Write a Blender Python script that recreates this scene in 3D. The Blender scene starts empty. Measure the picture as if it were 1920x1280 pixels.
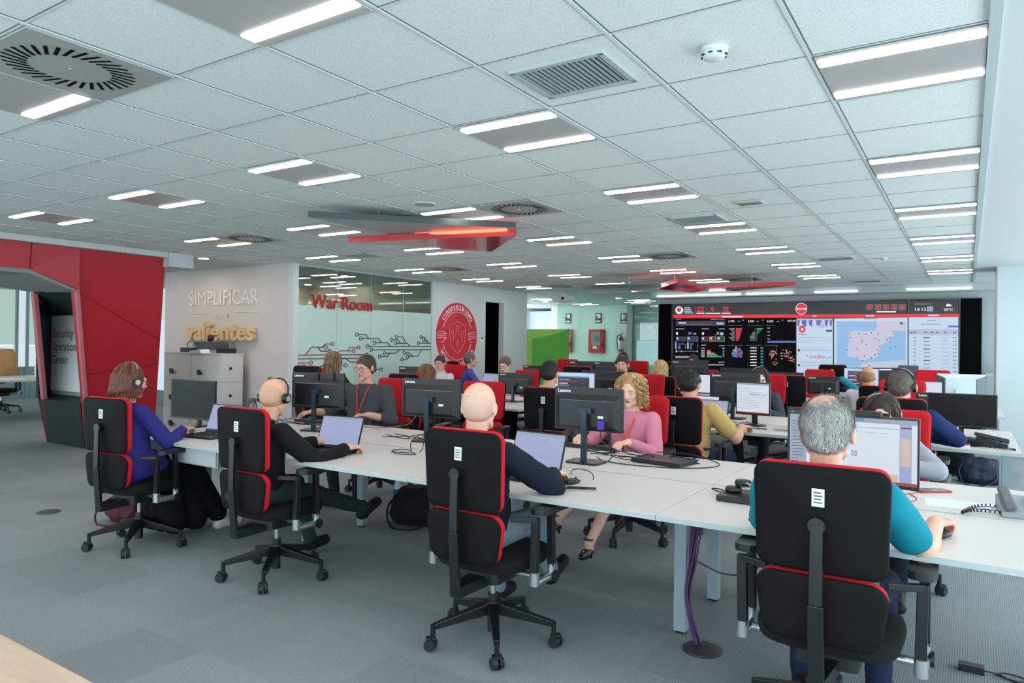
import bpy, math, random
from mathutils import Vector, Matrix, Euler
random.seed(7)
SC = bpy.context.scene
COL = SC.collection
PI = math.pi
# ------------------------------------------------------------------ camera, world, exposure
CAM_H, CAM_F = 1.46, 1322.5
YAW, PIT, ROL = math.radians(32.89), math.radians(0.20), math.radians(0.74)
_f = Vector((-math.sin(YAW)*math.cos(PIT), math.cos(YAW)*math.cos(PIT), math.sin(PIT)))
_r = Vector((math.cos(YAW), math.sin(YAW), 0)); _u = _r.cross(_f)
CR = _r*math.cos(ROL)+_u*math.sin(ROL); CU = -_r*math.sin(ROL)+_u*math.cos(ROL)
cd = bpy.data.cameras.new('camera'); cam = bpy.data.objects.new('camera', cd); COL.objects.link(cam)
m = Matrix((CR, CU, -_f)).transposed().to_4x4(); m.translation = Vector((0, 0, CAM_H)); cam.matrix_world = m
cd.sensor_width = 36.0; cd.lens = CAM_F/1920*36; cd.clip_start = 0.05; cd.clip_end = 200
SC.camera = cam
w = bpy.data.worlds.new('daylight'); SC.world = w; w.use_nodes = True
w.node_tree.nodes['Background'].inputs[0].default_value = (0.78, 0.93, 1.0, 1)
w.node_tree.nodes['Background'].inputs[1].default_value = 4.4
SC.view_settings.view_transform = 'Standard'; SC.view_settings.look = 'None'
SC.view_settings.exposure = 0.12; SC.view_settings.gamma = 1.0; SC.view_settings.use_curve_mapping = False
SC.cycles.max_bounces = 8; SC.cycles.diffuse_bounces = 5; SC.cycles.use_denoising = True
STRIP = 26.0      # radiance of the ceiling tubes
CZ = 2.624        # ceiling height
DZ = 0.735        # desk height

# ------------------------------------------------------------------ materials
def lin(c): return c/12.92 if c <= 0.04045 else ((c+0.055)/1.055)**2.4
def rgb(h): return tuple(lin(int(h[i:i+2], 16)/255) for i in (0, 2, 4))+(1,)
MATS = {}
def mat(name, h, rough=0.6, metal=0.0, spec=0.4, noise=0, amt=0.08, bump=0, bscale=200, coat=0, scl=None):
    if name in MATS: return MATS[name]
    M = bpy.data.materials.new(name); M.use_nodes = True; nt = M.node_tree; b = nt.nodes['Principled BSDF']
    b.inputs['Base Color'].default_value = rgb(h); b.inputs['Roughness'].default_value = rough
    b.inputs['Metallic'].default_value = metal; b.inputs['Specular IOR Level'].default_value = spec
    b.inputs['Coat Weight'].default_value = coat
    if noise or bump:
        tc = nt.nodes.new('ShaderNodeTexCoord'); mp = nt.nodes.new('ShaderNodeMapping')
        if scl: mp.inputs['Scale'].default_value = scl
        nt.links.new(tc.outputs['Object'], mp.inputs[0])
    if noise:
        n = nt.nodes.new('ShaderNodeTexNoise'); n.inputs['Scale'].default_value = noise; n.inputs['Detail'].default_value = 4
        nt.links.new(mp.outputs[0], n.inputs['Vector'])
        r = nt.nodes.new('ShaderNodeMapRange'); r.inputs[1].default_value = 0.3; r.inputs[2].default_value = 0.7
        r.inputs[3].default_value = 1-amt; r.inputs[4].default_value = 1+amt
        nt.links.new(n.outputs[0], r.inputs[0])
        v = nt.nodes.new('ShaderNodeVectorMath'); v.operation = 'SCALE'; v.inputs[0].default_value = rgb(h)[:3]
        nt.links.new(r.outputs[0], v.inputs['Scale']); nt.links.new(v.outputs[0], b.inputs['Base Color'])
    if bump:
        n = nt.nodes.new('ShaderNodeTexNoise'); n.inputs['Scale'].default_value = bscale; n.inputs['Detail'].default_value = 3
        nt.links.new(mp.outputs[0], n.inputs['Vector'])
        bp = nt.nodes.new('ShaderNodeBump'); bp.inputs['Strength'].default_value = bump; bp.inputs['Distance'].default_value = 0.004
        nt.links.new(n.outputs[0], bp.inputs['Height']); nt.links.new(bp.outputs[0], b.inputs['Normal'])
    MATS[name] = M; return M
def emat(name, h, s=1.0):
    if name in MATS: return MATS[name]
    M = bpy.data.materials.new(name); M.use_nodes = True; b = M.node_tree.nodes['Principled BSDF']
    b.inputs['Base Color'].default_value = (0.02, 0.02, 0.02, 1); b.inputs['Roughness'].default_value = 0.35
    b.inputs['Emission Color'].default_value = rgb(h); b.inputs['Emission Strength'].default_value = s*0.86 if s < 2 else s
    MATS[name] = M; return M
def glassmat(name, h, refl=0.12, tint=0.85):
    M = bpy.data.materials.new(name); M.use_nodes = True; nt = M.node_tree; nt.nodes.clear()
    o = nt.nodes.new('ShaderNodeOutputMaterial'); mx = nt.nodes.new('ShaderNodeMixShader')
    t = nt.nodes.new('ShaderNodeBsdfTransparent'); g = nt.nodes.new('ShaderNodeBsdfGlossy'); lw = nt.nodes.new('ShaderNodeLayerWeight')
    c = rgb(h); t.inputs[0].default_value = tuple(tint*x for x in c[:3])+(1,); g.inputs['Roughness'].default_value = 0.02
    ml = nt.nodes.new('ShaderNodeMath'); ml.operation = 'MULTIPLY_ADD'; ml.inputs[1].default_value = 0.5; ml.inputs[2].default_value = refl
    lw.inputs[0].default_value = 0.35
    nt.links.new(lw.outputs['Fresnel'], ml.inputs[0]); nt.links.new(ml.outputs[0], mx.inputs[0])
    nt.links.new(t.outputs[0], mx.inputs[1]); nt.links.new(g.outputs[0], mx.inputs[2]); nt.links.new(mx.outputs[0], o.inputs[0])
    MATS[name] = M; return M

# ------------------------------------------------------------------ mesh builder
_fontcache = {}
def textmesh(s, bold=0.0):
    k = (s, bold)
    if k not in _fontcache:
        cu = bpy.data.curves.new('t', 'FONT'); cu.body = s; cu.size = 1.0; cu.offset = bold; cu.resolution_u = 3
        ob = bpy.data.objects.new('t', cu); COL.objects.link(ob)
        me = bpy.data.meshes.new_from_object(ob.evaluated_get(bpy.context.evaluated_depsgraph_get()))
        vs = [tuple(v.co) for v in me.vertices]; fs = [tuple(p.vertices) for p in me.polygons]
        bpy.data.objects.remove(ob); bpy.data.curves.remove(cu); bpy.data.meshes.remove(me)
        _fontcache[k] = (vs, fs)
    return _fontcache[k]
class MB:
    def __init__(s): s.v = []; s.f = []; s.mi = []; s.sm = []; s.T = None; s.m = 0
    def add(s, vs, fs, smooth=False):
        o = len(s.v)
        s.v += [tuple(s.T @ Vector(p)) if s.T else tuple(p) for p in vs]
        s.f += [tuple(i+o for i in f) for f in fs]; s.mi += [s.m]*len(fs); s.sm += [smooth]*len(fs); return s
    def box(s, x0, x1, y0, y1, z0, z1):
        return s.add([(x0,y0,z0),(x1,y0,z0),(x1,y1,z0),(x0,y1,z0),(x0,y0,z1),(x1,y0,z1),(x1,y1,z1),(x0,y1,z1)],
            [(0,3,2,1),(4,5,6,7),(0,1,5,4),(1,2,6,5),(2,3,7,6),(3,0,4,7)])
    def rbox(s, x0, x1, y0, y1, z0, z1, r=0.01, n=4):      # box with rounded vertical edges
        pts = []
        for cx, cy, a0 in ((x1-r,y1-r,0),(x0+r,y1-r,PI/2),(x0+r,y0+r,PI),(x1-r,y0+r,1.5*PI)):
            for i in range(n+1):
                a = a0+PI/2*i/n; pts.append((cx+r*math.cos(a), cy+r*math.sin(a)))
        return s.prism(pts, z0, z1)
    def prism(s, pts, z0, z1):
        n = len(pts)
        return s.add([(x,y,z0) for x,y in pts]+[(x,y,z1) for x,y in pts],
            [tuple(range(n-1,-1,-1)), tuple(range(n,2*n))]+[(i,(i+1)%n,n+(i+1)%n,n+i) for i in range(n)])
    def hull(s, a, b):      # two loops of equal length joined, both capped
        n = len(a)
        return s.add(list(a)+list(b), [tuple(range(n-1,-1,-1)), tuple(range(n,2*n))]+[(i,(i+1)%n,n+(i+1)%n,n+i) for i in range(n)])
    def cyl(s, p, q, r1, r2=None, n=14, smooth=True):
        r2 = r1 if r2 is None else r2; p = Vector(p); q = Vector(q); d = (q-p).normalized()
        a = d.orthogonal().normalized(); b = d.cross(a)
        vs = [p+(a*math.cos(2*PI*i/n)+b*math.sin(2*PI*i/n))*r1 for i in range(n)]+[q+(a*math.cos(2*PI*i/n)+b*math.sin(2*PI*i/n))*r2 for i in range(n)]
        s.add(vs, [(i,(i+1)%n,n+(i+1)%n,n+i) for i in range(n)], smooth)
        return s.add(vs, [tuple(range(n-1,-1,-1)), tuple(range(n,2*n))])
    def bar(s, p, q, w, h, w2=None, h2=None, up=(0,0,1)):   # rectangular bar from p to q
        p = Vector(p); q = Vector(q); d = (q-p).normalized(); up = Vector(up)
        x = d.cross(up)
        if x.length < 1e-4: x = d.orthogonal()
        x.normalize(); y = x.cross(d); w2 = w if w2 is None else w2; h2 = h if h2 is None else h2
        L = lambda c,w,h: [c-x*w/2-y*h/2, c+x*w/2-y*h/2, c+x*w/2+y*h/2, c-x*w/2+y*h/2]
        return s.hull(L(p,w,h), L(q,w2,h2))
    def caps(s, p, q, r1, r2=None, n=14, k=4):              # closed tapered capsule
        r2 = r1 if r2 is None else r2; p = Vector(p); q = Vector(q); d = q-p
        d = d.normalized() if d.length > 1e-6 else Vector((0,0,1))
        a = d.orthogonal().normalized(); b = d.cross(a); rings = []
        for i in range(1, k+1):
            t = PI/2*i/k; rings.append((p-d*r1*math.cos(t), r1*math.sin(t)))
        for i in range(k, 0, -1):
            t = PI/2*i/k; rings.append((q+d*r2*math.cos(t), r2*math.sin(t)))
        vs = [p-d*r1]; fs = []
        for c, r in rings: vs += [c+(a*math.cos(2*PI*j/n)+b*math.sin(2*PI*j/n))*r for j in range(n)]
        vs.append(q+d*r2); m_ = len(rings)
        for j in range(n):
            fs.append((0, 1+(j+1)%n, 1+j)); fs.append((len(vs)-1, 1+(m_-1)*n+j, 1+(m_-1)*n+(j+1)%n))
            for i in range(m_-1): fs.append((1+i*n+j, 1+i*n+(j+1)%n, 1+(i+1)*n+(j+1)%n, 1+(i+1)*n+j))
        return s.add(vs, fs, True)
    def ell(s, c, r, n=20, k=12):
        vs = [(c[0],c[1],c[2]+r[2])]; fs = []
        for i in range(1, k):
            t = PI*i/k
            vs += [(c[0]+r[0]*math.sin(t)*math.cos(2*PI*j/n), c[1]+r[1]*math.sin(t)*math.sin(2*PI*j/n), c[2]+r[2]*math.cos(t)) for j in range(n)]
        vs.append((c[0],c[1],c[2]-r[2])); L = len(vs)-1
        for j in range(n):
            fs.append((0,1+j,1+(j+1)%n)); fs.append((L,1+(k-2)*n+(j+1)%n,1+(k-2)*n+j))
            for i in range(k-2): fs.append((1+i*n+j,1+(i+1)*n+j,1+(i+1)*n+(j+1)%n,1+i*n+(j+1)%n))
        return s.add(vs, fs, True)
    def tube(s, pts, r, n=8, close=True):
        pts = [Vector(p) for p in pts]; vs = []; fs = []; N = len(pts); a = None
        for i, p in enumerate(pts):
            d = (pts[min(i+1,N-1)]-pts[max(i-1,0)])
            d = d.normalized() if d.length > 1e-9 else Vector((0,0,1))
            a = (a-d*a.dot(d)) if a is not None else d.orthogonal()
            a = a.normalized() if a.length > 1e-6 else d.orthogonal().normalized()
            b = d.cross(a); rr = r[i] if isinstance(r, (list,tuple)) else r
            vs += [p+(a*math.cos(2*PI*j/n)+b*math.sin(2*PI*j/n))*rr for j in range(n)]
        for i in range(N-1): fs += [(i*n+j,i*n+(j+1)%n,(i+1)*n+(j+1)%n,(i+1)*n+j) for j in range(n)]
        if close: fs += [tuple(range(n-1,-1,-1)), tuple(range((N-1)*n,N*n))]
        return s.add(vs, fs, True)
    def lathe(s, prof, c=(0,0,0), n=20):
        vs = []; fs = []; k = len(prof)
        for r, z in prof: vs += [(c[0]+r*math.cos(2*PI*j/n), c[1]+r*math.sin(2*PI*j/n), c[2]+z) for j in range(n)]
        for i in range(k-1): fs += [(i*n+j,i*n+(j+1)%n,(i+1)*n+(j+1)%n,(i+1)*n+j) for j in range(n)]
        s.add(vs, fs, True)
        return s.add(vs, [tuple(range(n-1,-1,-1)), tuple(range((k-1)*n,k*n))])
    def loft(s, secs, n=24, e=2.3):                          # secs: (centre, xaxis, yaxis, rx, ry)
        vs = []; fs = []; k = len(secs)
        for c, X, Y, rx, ry in secs:
            for j in range(n):
                a = 2*PI*j/n; ca, sa = math.cos(a), math.sin(a)
                vs.append(Vector(c)+Vector(X)*rx*math.copysign(abs(ca)**(2/e), ca)+Vector(Y)*ry*math.copysign(abs(sa)**(2/e), sa))
        for i in range(k-1): fs += [(i*n+j,i*n+(j+1)%n,(i+1)*n+(j+1)%n,(i+1)*n+j) for j in range(n)]
        fs += [tuple(range(n-1,-1,-1)), tuple(range((k-1)*n,k*n))]
        return s.add(vs, fs, True)
    def text(s, t, O, X, Y, h, width=None, bold=0.0, ctr=False, thick=0):
        vs, fs = textmesh(t, bold)
        if not vs: return s
        O = Vector(O); X = Vector(X).normalized(); Y = Vector(Y).normalized()
        x0 = min(p[0] for p in vs); x1 = max(p[0] for p in vs); k = h/0.70
        kx = k if width is None else width/(x1-x0)
        off = (x0+x1)/2 if ctr else x0
        P = [O+X*(p[0]-off)*kx+Y*p[1]*k for p in vs]
        s.add(P, fs)
        if thick:
            N = X.cross(Y).normalized()*thick; s.add([p-N for p in P], [f[::-1] for f in fs])
            cnt = {}
            for f in fs:
                for i in range(len(f)): cnt[(f[i],f[(i+1)%len(f)])] = 1
            ed = [(a,b) for (a,b) in cnt if (b,a) not in cnt]; n = len(P)
            s.add(P+[p-N for p in P], [(a,a+n,b+n,b) for a,b in ed])
        return s
    def build(s, name, mats, parent=None, bevel=0):
        me = bpy.data.meshes.new(name); me.from_pydata(s.v, [], s.f)
        if not isinstance(mats, (list,tuple)): mats = [mats]
        for M in mats: me.materials.append(M)
        me.polygons.foreach_set('material_index', s.mi); me.polygons.foreach_set('use_smooth', s.sm); me.update()
        o = bpy.data.objects.new(name, me); COL.objects.link(o)
        if parent: o.parent = parent
        if bevel:
            b = o.modifiers.new('bevel', 'BEVEL'); b.width = bevel; b.segments = 2; b.limit_method = 'ANGLE'; b.angle_limit = 0.7
        return o
def tag(o, label=None, cat=None, group=None, kind=None):
    if label: o['label'] = label
    if cat: o['category'] = cat
    if group: o['group'] = group
    if kind: o['kind'] = kind
    return o
def thing(name, label, cat, loc=(0,0,0), rz=0, group=None):
    o = bpy.data.objects.new(name, None); COL.objects.link(o); o.location = loc; o.rotation_euler = (0,0,rz)
    o.empty_display_size = 0.1
    return tag(o, label, cat, group)
def dup(root, loc, rz, label, group=None):
    r = root.copy(); COL.objects.link(r); r.location = loc; r.rotation_euler = (0,0,rz); r['label'] = label
    if group: r['group'] = group
    for ch in list(root.children):
        c = ch.copy(); COL.objects.link(c); c.parent = r
        for g in list(ch.children):
            d = g.copy(); COL.objects.link(d); d.parent = c
    return r
def struct(name, mb, mats, bevel=0):
    return tag(mb.build(name, mats, None, bevel), kind='structure')
def spline(pts, n=8):                                        # catmull-rom
    P = [Vector(p) for p in pts]; P = [P[0]*2-P[1]]+P+[P[-1]*2-P[-2]]; out = []
    for i in range(1, len(P)-2):
        for k in range(n):
            t = k/n
            out.append(0.5*((2*P[i])+(P[i+1]-P[i-1])*t+(2*P[i-1]-5*P[i]+4*P[i+1]-P[i+2])*t*t+(3*P[i]-P[i-1]-3*P[i+1]+P[i+2])*t**3))
    out.append(P[-2]); return out

# ------------------------------------------------------------------ shared materials
white_desk = mat('desk_white_laminate', 'C9C6C2', 0.42, spec=0.4)
desk_edge = mat('desk_edge_grey', 'A9B6B4', 0.5)
leg_grey = mat('leg_grey_paint', '8E9EA6', 0.45, spec=0.5)
black_pl = mat('black_plastic', '14171A', 0.42, spec=0.5)
black_sat = mat('black_satin', '121416', 0.35, spec=0.5)
black_fab = mat('black_fabric', '060708', 0.95, bump=0.3, bscale=400)
red_fab = mat('red_fabric', 'C0101F', 0.85, bump=0.3, bscale=500)
red_line = mat('red_piping', 'B81A2A', 0.7)
shell_blk = mat('chair_shell', '060708', 0.7, spec=0.2, bump=0.15, bscale=600)
silver = mat('silver_metal', 'C4C8CC', 0.28, metal=0.9)
grey_dark = mat('dark_grey_plastic', '2A2D30', 0.5)
paper = mat('paper_white', 'E9EBEE', 0.8)
label_w = mat('white_label', 'DDE0E2', 0.6)
lbl_ink = mat('label_ink', '55595C', 0.7)
wall_white = mat('wall_paint_white', 'D0CFCE', 0.85, noise=3, amt=0.01)
wall_warm = mat('wall_paint_warm', 'C9C2BF', 0.85, noise=3, amt=0.015)
wall_mint = mat('wall_paint_mint', 'D2DED8', 0.85)
gypsum = mat('gypsum_ceiling', 'C3CBCB', 0.9)
gloss_black = mat('gloss_black', '040506', 0.22, spec=0.5)
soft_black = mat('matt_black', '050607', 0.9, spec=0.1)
letters_white = mat('logo_white', 'F2F2F2', 0.5)
cable_blk = mat('cable_black', '121417', 0.5)
# ------------------------------------------------------------------ floor and ceiling
def floor_mat():
    M = bpy.data.materials.new('carpet_tiles'); M.use_nodes = True; nt = M.node_tree; b = nt.nodes['Principled BSDF']
    b.inputs['Roughness'].default_value = 0.92; b.inputs['Specular IOR Level'].default_value = 0.25
    N = nt.nodes.new; Lk = nt.links.new
    tc = N('ShaderNodeTexCoord')
    wv = N('ShaderNodeTexWave'); wv.bands_direction = 'X'; wv.inputs['Scale'].default_value = 30; wv.inputs['Distortion'].default_value = 0.6; wv.inputs['Detail Scale'].default_value = 2
    mp = N('ShaderNodeMapping'); mp.inputs['Rotation'].default_value = (0, 0, 0); Lk(tc.outputs['Object'], mp.inputs[0]); Lk(mp.outputs[0], wv.inputs['Vector'])
    br = N('ShaderNodeTexBrick'); br.offset = 0.5; br.inputs['Scale'].default_value = 1.0; br.inputs['Brick Width'].default_value = 0.5
    br.inputs['Row Height'].default_value = 0.5; br.inputs['Mortar Size'].default_value = 0.0; br.inputs['Color1'].default_value = (0.92,0.92,0.92,1)
    br.inputs['Color2'].default_value = (1.08,1.08,1.08,1); br.inputs['Bias'].default_value = 0.0; Lk(tc.outputs['Object'], br.inputs['Vector'])
    n1 = N('ShaderNodeTexNoise'); n1.inputs['Scale'].default_value = 1.1; n1.inputs['Detail'].default_value = 3; Lk(tc.outputs['Object'], n1.inputs['Vector'])
    n2 = N('ShaderNodeTexNoise'); n2.inputs['Scale'].default_value = 140; n2.inputs['Detail'].default_value = 2; Lk(tc.outputs['Object'], n2.inputs['Vector'])
    mx = N('ShaderNodeMix'); mx.data_type = 'RGBA'; mx.inputs[6].default_value = rgb('7A8183'); mx.inputs[7].default_value = rgb('92999A')
    Lk(n1.outputs[0], mx.inputs[0])
    m2 = N('ShaderNodeMix'); m2.data_type = 'RGBA'; m2.blend_type = 'MULTIPLY'; m2.inputs[0].default_value = 1; Lk(mx.outputs[2], m2.inputs[6]); Lk(br.outputs[0], m2.inputs[7])
    mr = N('ShaderNodeMapRange'); mr.inputs[3].default_value = 0.84; mr.inputs[4].default_value = 1.14; Lk(wv.outputs['Fac'], mr.inputs[0])
    mr2 = N('ShaderNodeMapRange'); mr2.inputs[1].default_value = 0.3; mr2.inputs[2].default_value = 0.7; mr2.inputs[3].default_value = 0.85; mr2.inputs[4].default_value = 1.15; Lk(n2.outputs[0], mr2.inputs[0])
    mu = N('ShaderNodeMath'); mu.operation = 'MULTIPLY'; Lk(mr.outputs[0], mu.inputs[0]); Lk(mr2.outputs[0], mu.inputs[1])
    vs = N('ShaderNodeVectorMath'); vs.operation = 'SCALE'; Lk(m2.outputs[2], vs.inputs[0]); Lk(mu.outputs[0], vs.inputs['Scale']); Lk(vs.outputs[0], b.inputs['Base Color'])
    bp = N('ShaderNodeBump'); bp.inputs['Strength'].default_value = 0.35; bp.inputs['Distance'].default_value = 0.004
    Lk(mu.outputs[0], bp.inputs['Height']); Lk(bp.outputs[0], b.inputs['Normal']); return M
def tile_mat():
    M = bpy.data.materials.new('ceiling_tile_mineral'); M.use_nodes = True; nt = M.node_tree; b = nt.nodes['Principled BSDF']
    b.inputs['Roughness'].default_value = 0.9; b.inputs['Specular IOR Level'].default_value = 0.2
    N = nt.nodes.new; Lk = nt.links.new; tc = N('ShaderNodeTexCoord')
    n = N('ShaderNodeTexNoise'); n.inputs['Scale'].default_value = 150; n.inputs['Detail'].default_value = 2; Lk(tc.outputs['Object'], n.inputs['Vector'])
    cr = N('ShaderNodeValToRGB'); cr.color_ramp.elements[0].position = 0.34; cr.color_ramp.elements[0].color = rgb('C6D0CE')
    cr.color_ramp.elements[1].position = 0.46; cr.color_ramp.elements[1].color = rgb('DAE2DF'); Lk(n.outputs[0], cr.inputs[0])
    Lk(cr.outputs[0], b.inputs['Base Color'])
    bp = N('ShaderNodeBump'); bp.inputs['Strength'].default_value = 0.2; bp.inputs['Distance'].default_value = 0.003; Lk(n.outputs[0], bp.inputs['Height']); Lk(bp.outputs[0], b.inputs['Normal'])
    return M
struct('floor', MB().box(-20, 2.3, -3, 24, -0.1, 0), floor_mat())
XL, XR = -8.94, 0.06                       # tiled field
GX0, GY0 = -2.939, 1.798
struct('ceiling', MB().box(XL, XR, -3, 14.4, CZ, CZ+0.08), tile_mat())
mb = MB(); mb.box(XR, 2.3, -3, 24, CZ-0.004, CZ+0.08); mb.box(-20, XL, -3, 24, CZ-0.004, CZ+0.08); mb.box(XL, XR, 14.4, 24, CZ-0.004, CZ+0.08)
struct('ceiling', mb, gypsum)
mb = MB(); mt = mat('ceiling_grid_white', 'C9D3D1', 0.5); md = mat('ceiling_gap_dark', '6C7A78', 0.9)
for i in range(-10, 6):
    x = GX0+0.6*i
    if XL < x < XR+0.01:
        mb.m = 0; mb.box(x-0.010, x+0.004, -3, 14.4, CZ-0.006, CZ); mb.m = 1; mb.box(x+0.005, x+0.012, -3, 14.4, CZ-0.0015, CZ)
for j in range(-8, 22):
    y = GY0+0.6*j
    if -3 < y < 14.4:
        mb.m = 0; mb.box(XL, XR, y-0.002, y+0.006, CZ-0.003, CZ); mb.m = 1; mb.box(XL, XR, y-0.008, y-0.0025, CZ-0.0015, CZ)
struct('trim_1', mb, [mt, md])
struct('trim_2', MB().box(XR-0.008, XR+0.03, -3, 14.4, CZ-0.018, CZ-0.004), mat('trim_grey', 'AEBBBB', 0.6))

# ------------------------------------------------------------------ ceiling fittings
tube_on = emat('ceiling_tube_glow', 'FFF4F2', STRIP)
fix_panel = mat('fixture_panel', 'B7B9B7', 0.38, metal=0.25, spec=0.5)
def make_fixture():
    t = thing('ceiling_light', '', 'ceiling light', group='recessed twin strip ceiling lights')
    MB().box(0.012, 0.588, 0.01, 0.59, -0.012, -0.0065).build('panel', fix_panel, t)
    for y in (0.045, 0.475):
        MB().box(0.02, 0.58, y, y+0.062, -0.016, -0.0125).build('light_strip', tube_on, t)
    return t
ORD = ['first','second','third','fourth','fifth','sixth','seventh']
LINES = {4:'line along the right side',1:'second line from the right',-2:'middle line of five',-5:'second line from the left',-8:'leftmost line'}
EXTRA = ((-7.3,16.6,'added fill behind the mint glass partition, nearer the video wall'),(-9.4,15.3,'added fill over the passage behind the white wall end'),(-9.4,17.6,'added fill in front of the hose cabinet wall'),(-11.2,17.0,'added fill near the far window'),(-10.6,8.2,'added fill inside the glass meeting room, nearer'),(-10.6,9.5,'added fill inside the glass meeting room, farther'),(-13.2,3.4,'inside the far left office, nearer'),(-15.2,6.0,'inside the far left office, farther'))  # fixtures behind the mint glass and in the meeting room are added for brightness
fx = None
for i in (4,1,-2,-5,-8):
    n = 0
    for j in range(-1, 18, 3):
        if j == 17 and i < -5: pass
        loc = (GX0+0.6*i, GY0+0.6*j, CZ)
        n += 1
        lab = 'twin-strip ceiling light, %s from the camera in the %s' % (ORD[n-1], LINES[i])
        if fx is None: fx = make_fixture(); fx.location = loc; fx['label'] = lab
        else: dup(fx, loc, 0, lab)
for x, y, l in EXTRA: dup(fx, (x, y, CZ-0.004), 0, 'twin-strip ceiling light, '+l)
dif_plate = mat('diffuser_plate', 'A7ABA8', 0.45, metal=0.2)
def make_diffuser():
    t = thing('ceiling_diffuser', '', 'air vent', group='round swirl air diffusers')
    MB().box(0.01, 0.59, 0.01, 0.59, -0.012, -0.0065).build('plate', dif_plate, t)
    mb = MB()
    for k in range(32):
        a = 2*PI*k/32; c = Vector((0.3,0.3,0)); d = Vector((math.cos(a), math.sin(a), 0)); e = Vector((math.cos(a+0.55), math.sin(a+0.55), 0))
        p = c+d*0.155; q = p+(e*0.9+d*0.1).normalized()*0.098
        nn = (q-p).normalized().cross(Vector((0,0,1)))*0.0075
        mb.add([p-nn+Vector((0,0,-0.0135)), q-nn+Vector((0,0,-0.0135)), q+nn+Vector((0,0,-0.0135)), p+nn+Vector((0,0,-0.0135))], [(0,1,2,3)])
    mb.build('slots', soft_black, t)
    MB().cyl((0.3,0.3,-0.018),(0.3,0.3,-0.012),0.008).build('centre_screw', silver, t)
    return t
dv = None
for i, j, l in ((-1,-1,'nearest the camera at top left'),(-1,5,'behind the near pendant lamp'),(-7,5,'high above the white lockers'),(-1,11,'mid-room, in front of the far pendant'),
                (-7,11,'above the glass meeting room wall'),(-7,17,'above the dark doorway'),(-1,17,'just before the video wall')):
    loc = (GX0+0.6*i, GY0+0.6*j, CZ); lab = 'square ceiling diffuser with ring of black slots, '+l
    if dv is None: dv = make_diffuser(); dv.location = loc; dv['label'] = lab
    else: dup(dv, loc, 0, lab)
def make_grille(w_, d_, along):
    t = thing('ceiling_vent', '', 'air vent')
    mb = MB(); f = 0.025
    mb.box(-w_/2, w_/2, -d_/2, -d_/2+f, -0.014, 0); mb.box(-w_/2, w_/2, d_/2-f, d_/2, -0.014, 0); mb.box(-w_/2, -w_/2+f, -d_/2, d_/2, -0.014, 0); mb.box(w_/2-f, w_/2, -d_/2, d_/2, -0.014, 0)
    mb.build('frame', mat('vent_frame', 'A8B3B1', 0.45), t)
    MB().box(-w_/2+f, w_/2-f, -d_/2+f, d_/2-f, -0.004, -0.001).build('backing', mat('vent_dark', '2C3434', 0.9), t)
    mb = MB(); n = 16
    for k in range(n):
        x = -w_/2+f+(w_-2*f)*(k+0.5)/n; mb.box(x-0.005, x+0.004, -d_/2+f, d_/2-f, -0.012, -0.004)
    mb.build('slats', mat('vent_slat', '93A09E', 0.5), t); return t
g0 = make_grille(0.44, 0.36, 0); g0.location = (-1.44, 2.69, CZ); g0['label'] = 'square grey slatted ceiling vent nearest the camera, beside the smoke detector'; g0['group'] = 'slatted ceiling vents'
for x, y, l in ((-2.08,6.32,'touching a light in the second line from the right'),(-6.82,6.83,'left of the round diffusers near the glass wall'),(-1.46,9.93,'on the right half of the ceiling, midway to the video wall'),(-1.48,13.5,'on the right half of the ceiling, closest to the video wall')):
    dup(g0, (x,y,CZ), 0, 'grey slatted ceiling vent, '+l, 'slatted ceiling vents')
def detector(x, y, lab, s=1.0):
    t = thing('smoke_detector', lab, 'smoke detector', (x,y,CZ))
    MB().lathe([(0.0,-0.0),(0.052*s,-0.0),(0.052*s,-0.018*s),(0.046*s,-0.022*s)]).build('base', mat('detector_white','C9D0CE',0.5), t)
    MB().lathe([(0.044*s,-0.022*s),(0.046*s,-0.03*s),(0.04*s,-0.044*s),(0.022*s,-0.05*s),(0.001,-0.05*s)]).build('sensor_head', mat('detector_white','C9D0CE',0.5), t)
    mb = MB()
    for k in range(8):
        a = 2*PI*k/8; mb.box(math.cos(a)*0.043*s-0.008, math.cos(a)*0.043*s+0.008, math.sin(a)*0.043*s-0.008, math.sin(a)*0.043*s+0.008, -0.036*s, -0.032*s)
    mb.build('sensor_slots', grey_dark, t)
detector(-0.84, 2.72, 'round white smoke detector on the ceiling between the slatted vent and the right hand lights')
detector(-0.91, 10.15, 'small dark-looking smoke detector far off on the ceiling near the video wall', 0.8)
t = thing('ceiling_speaker', 'flush round white ceiling speaker above the left end of the near pendant lamp', 'speaker', (-3.83,4.55,CZ))
MB().lathe([(0.001,-0.001),(0.10,-0.001),(0.10,-0.008),(0.09,-0.010)]).build('rim', gypsum, t); MB().lathe([(0.088,-0.010),(0.001,-0.012)]).build('mesh_cover', mat('speaker_mesh','A4ACAA',0.6,bump=0.4,bscale=900), t)
t = thing('emergency_light', 'small rectangular emergency light set in the ceiling left of the right hand lights', 'emergency light', (-1.48,5.77,CZ))
MB().box(-0.10,0.10,-0.07,0.07,-0.016,-0.002).build('housing', mat('emerg_housing','A9AFA8',0.5), t); MB().box(-0.08,0.08,-0.05,0.05,-0.02,-0.016).build('lens', mat('emerg_lens','8D938B',0.25), t)
t = thing('downlight', 'small round glowing downlight in the plain ceiling above the raised wall lettering', 'ceiling light', (-10.2,6.35,CZ-0.004))
MB().lathe([(0.001,-0.002),(0.075,-0.002),(0.075,-0.008),(0.06,-0.009)]).build('rim', gypsum, t); MB().lathe([(0.055,-0.010),(0.001,-0.011)]).build('lamp', emat('downlight_glow','FFF3E4',170), t)
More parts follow.
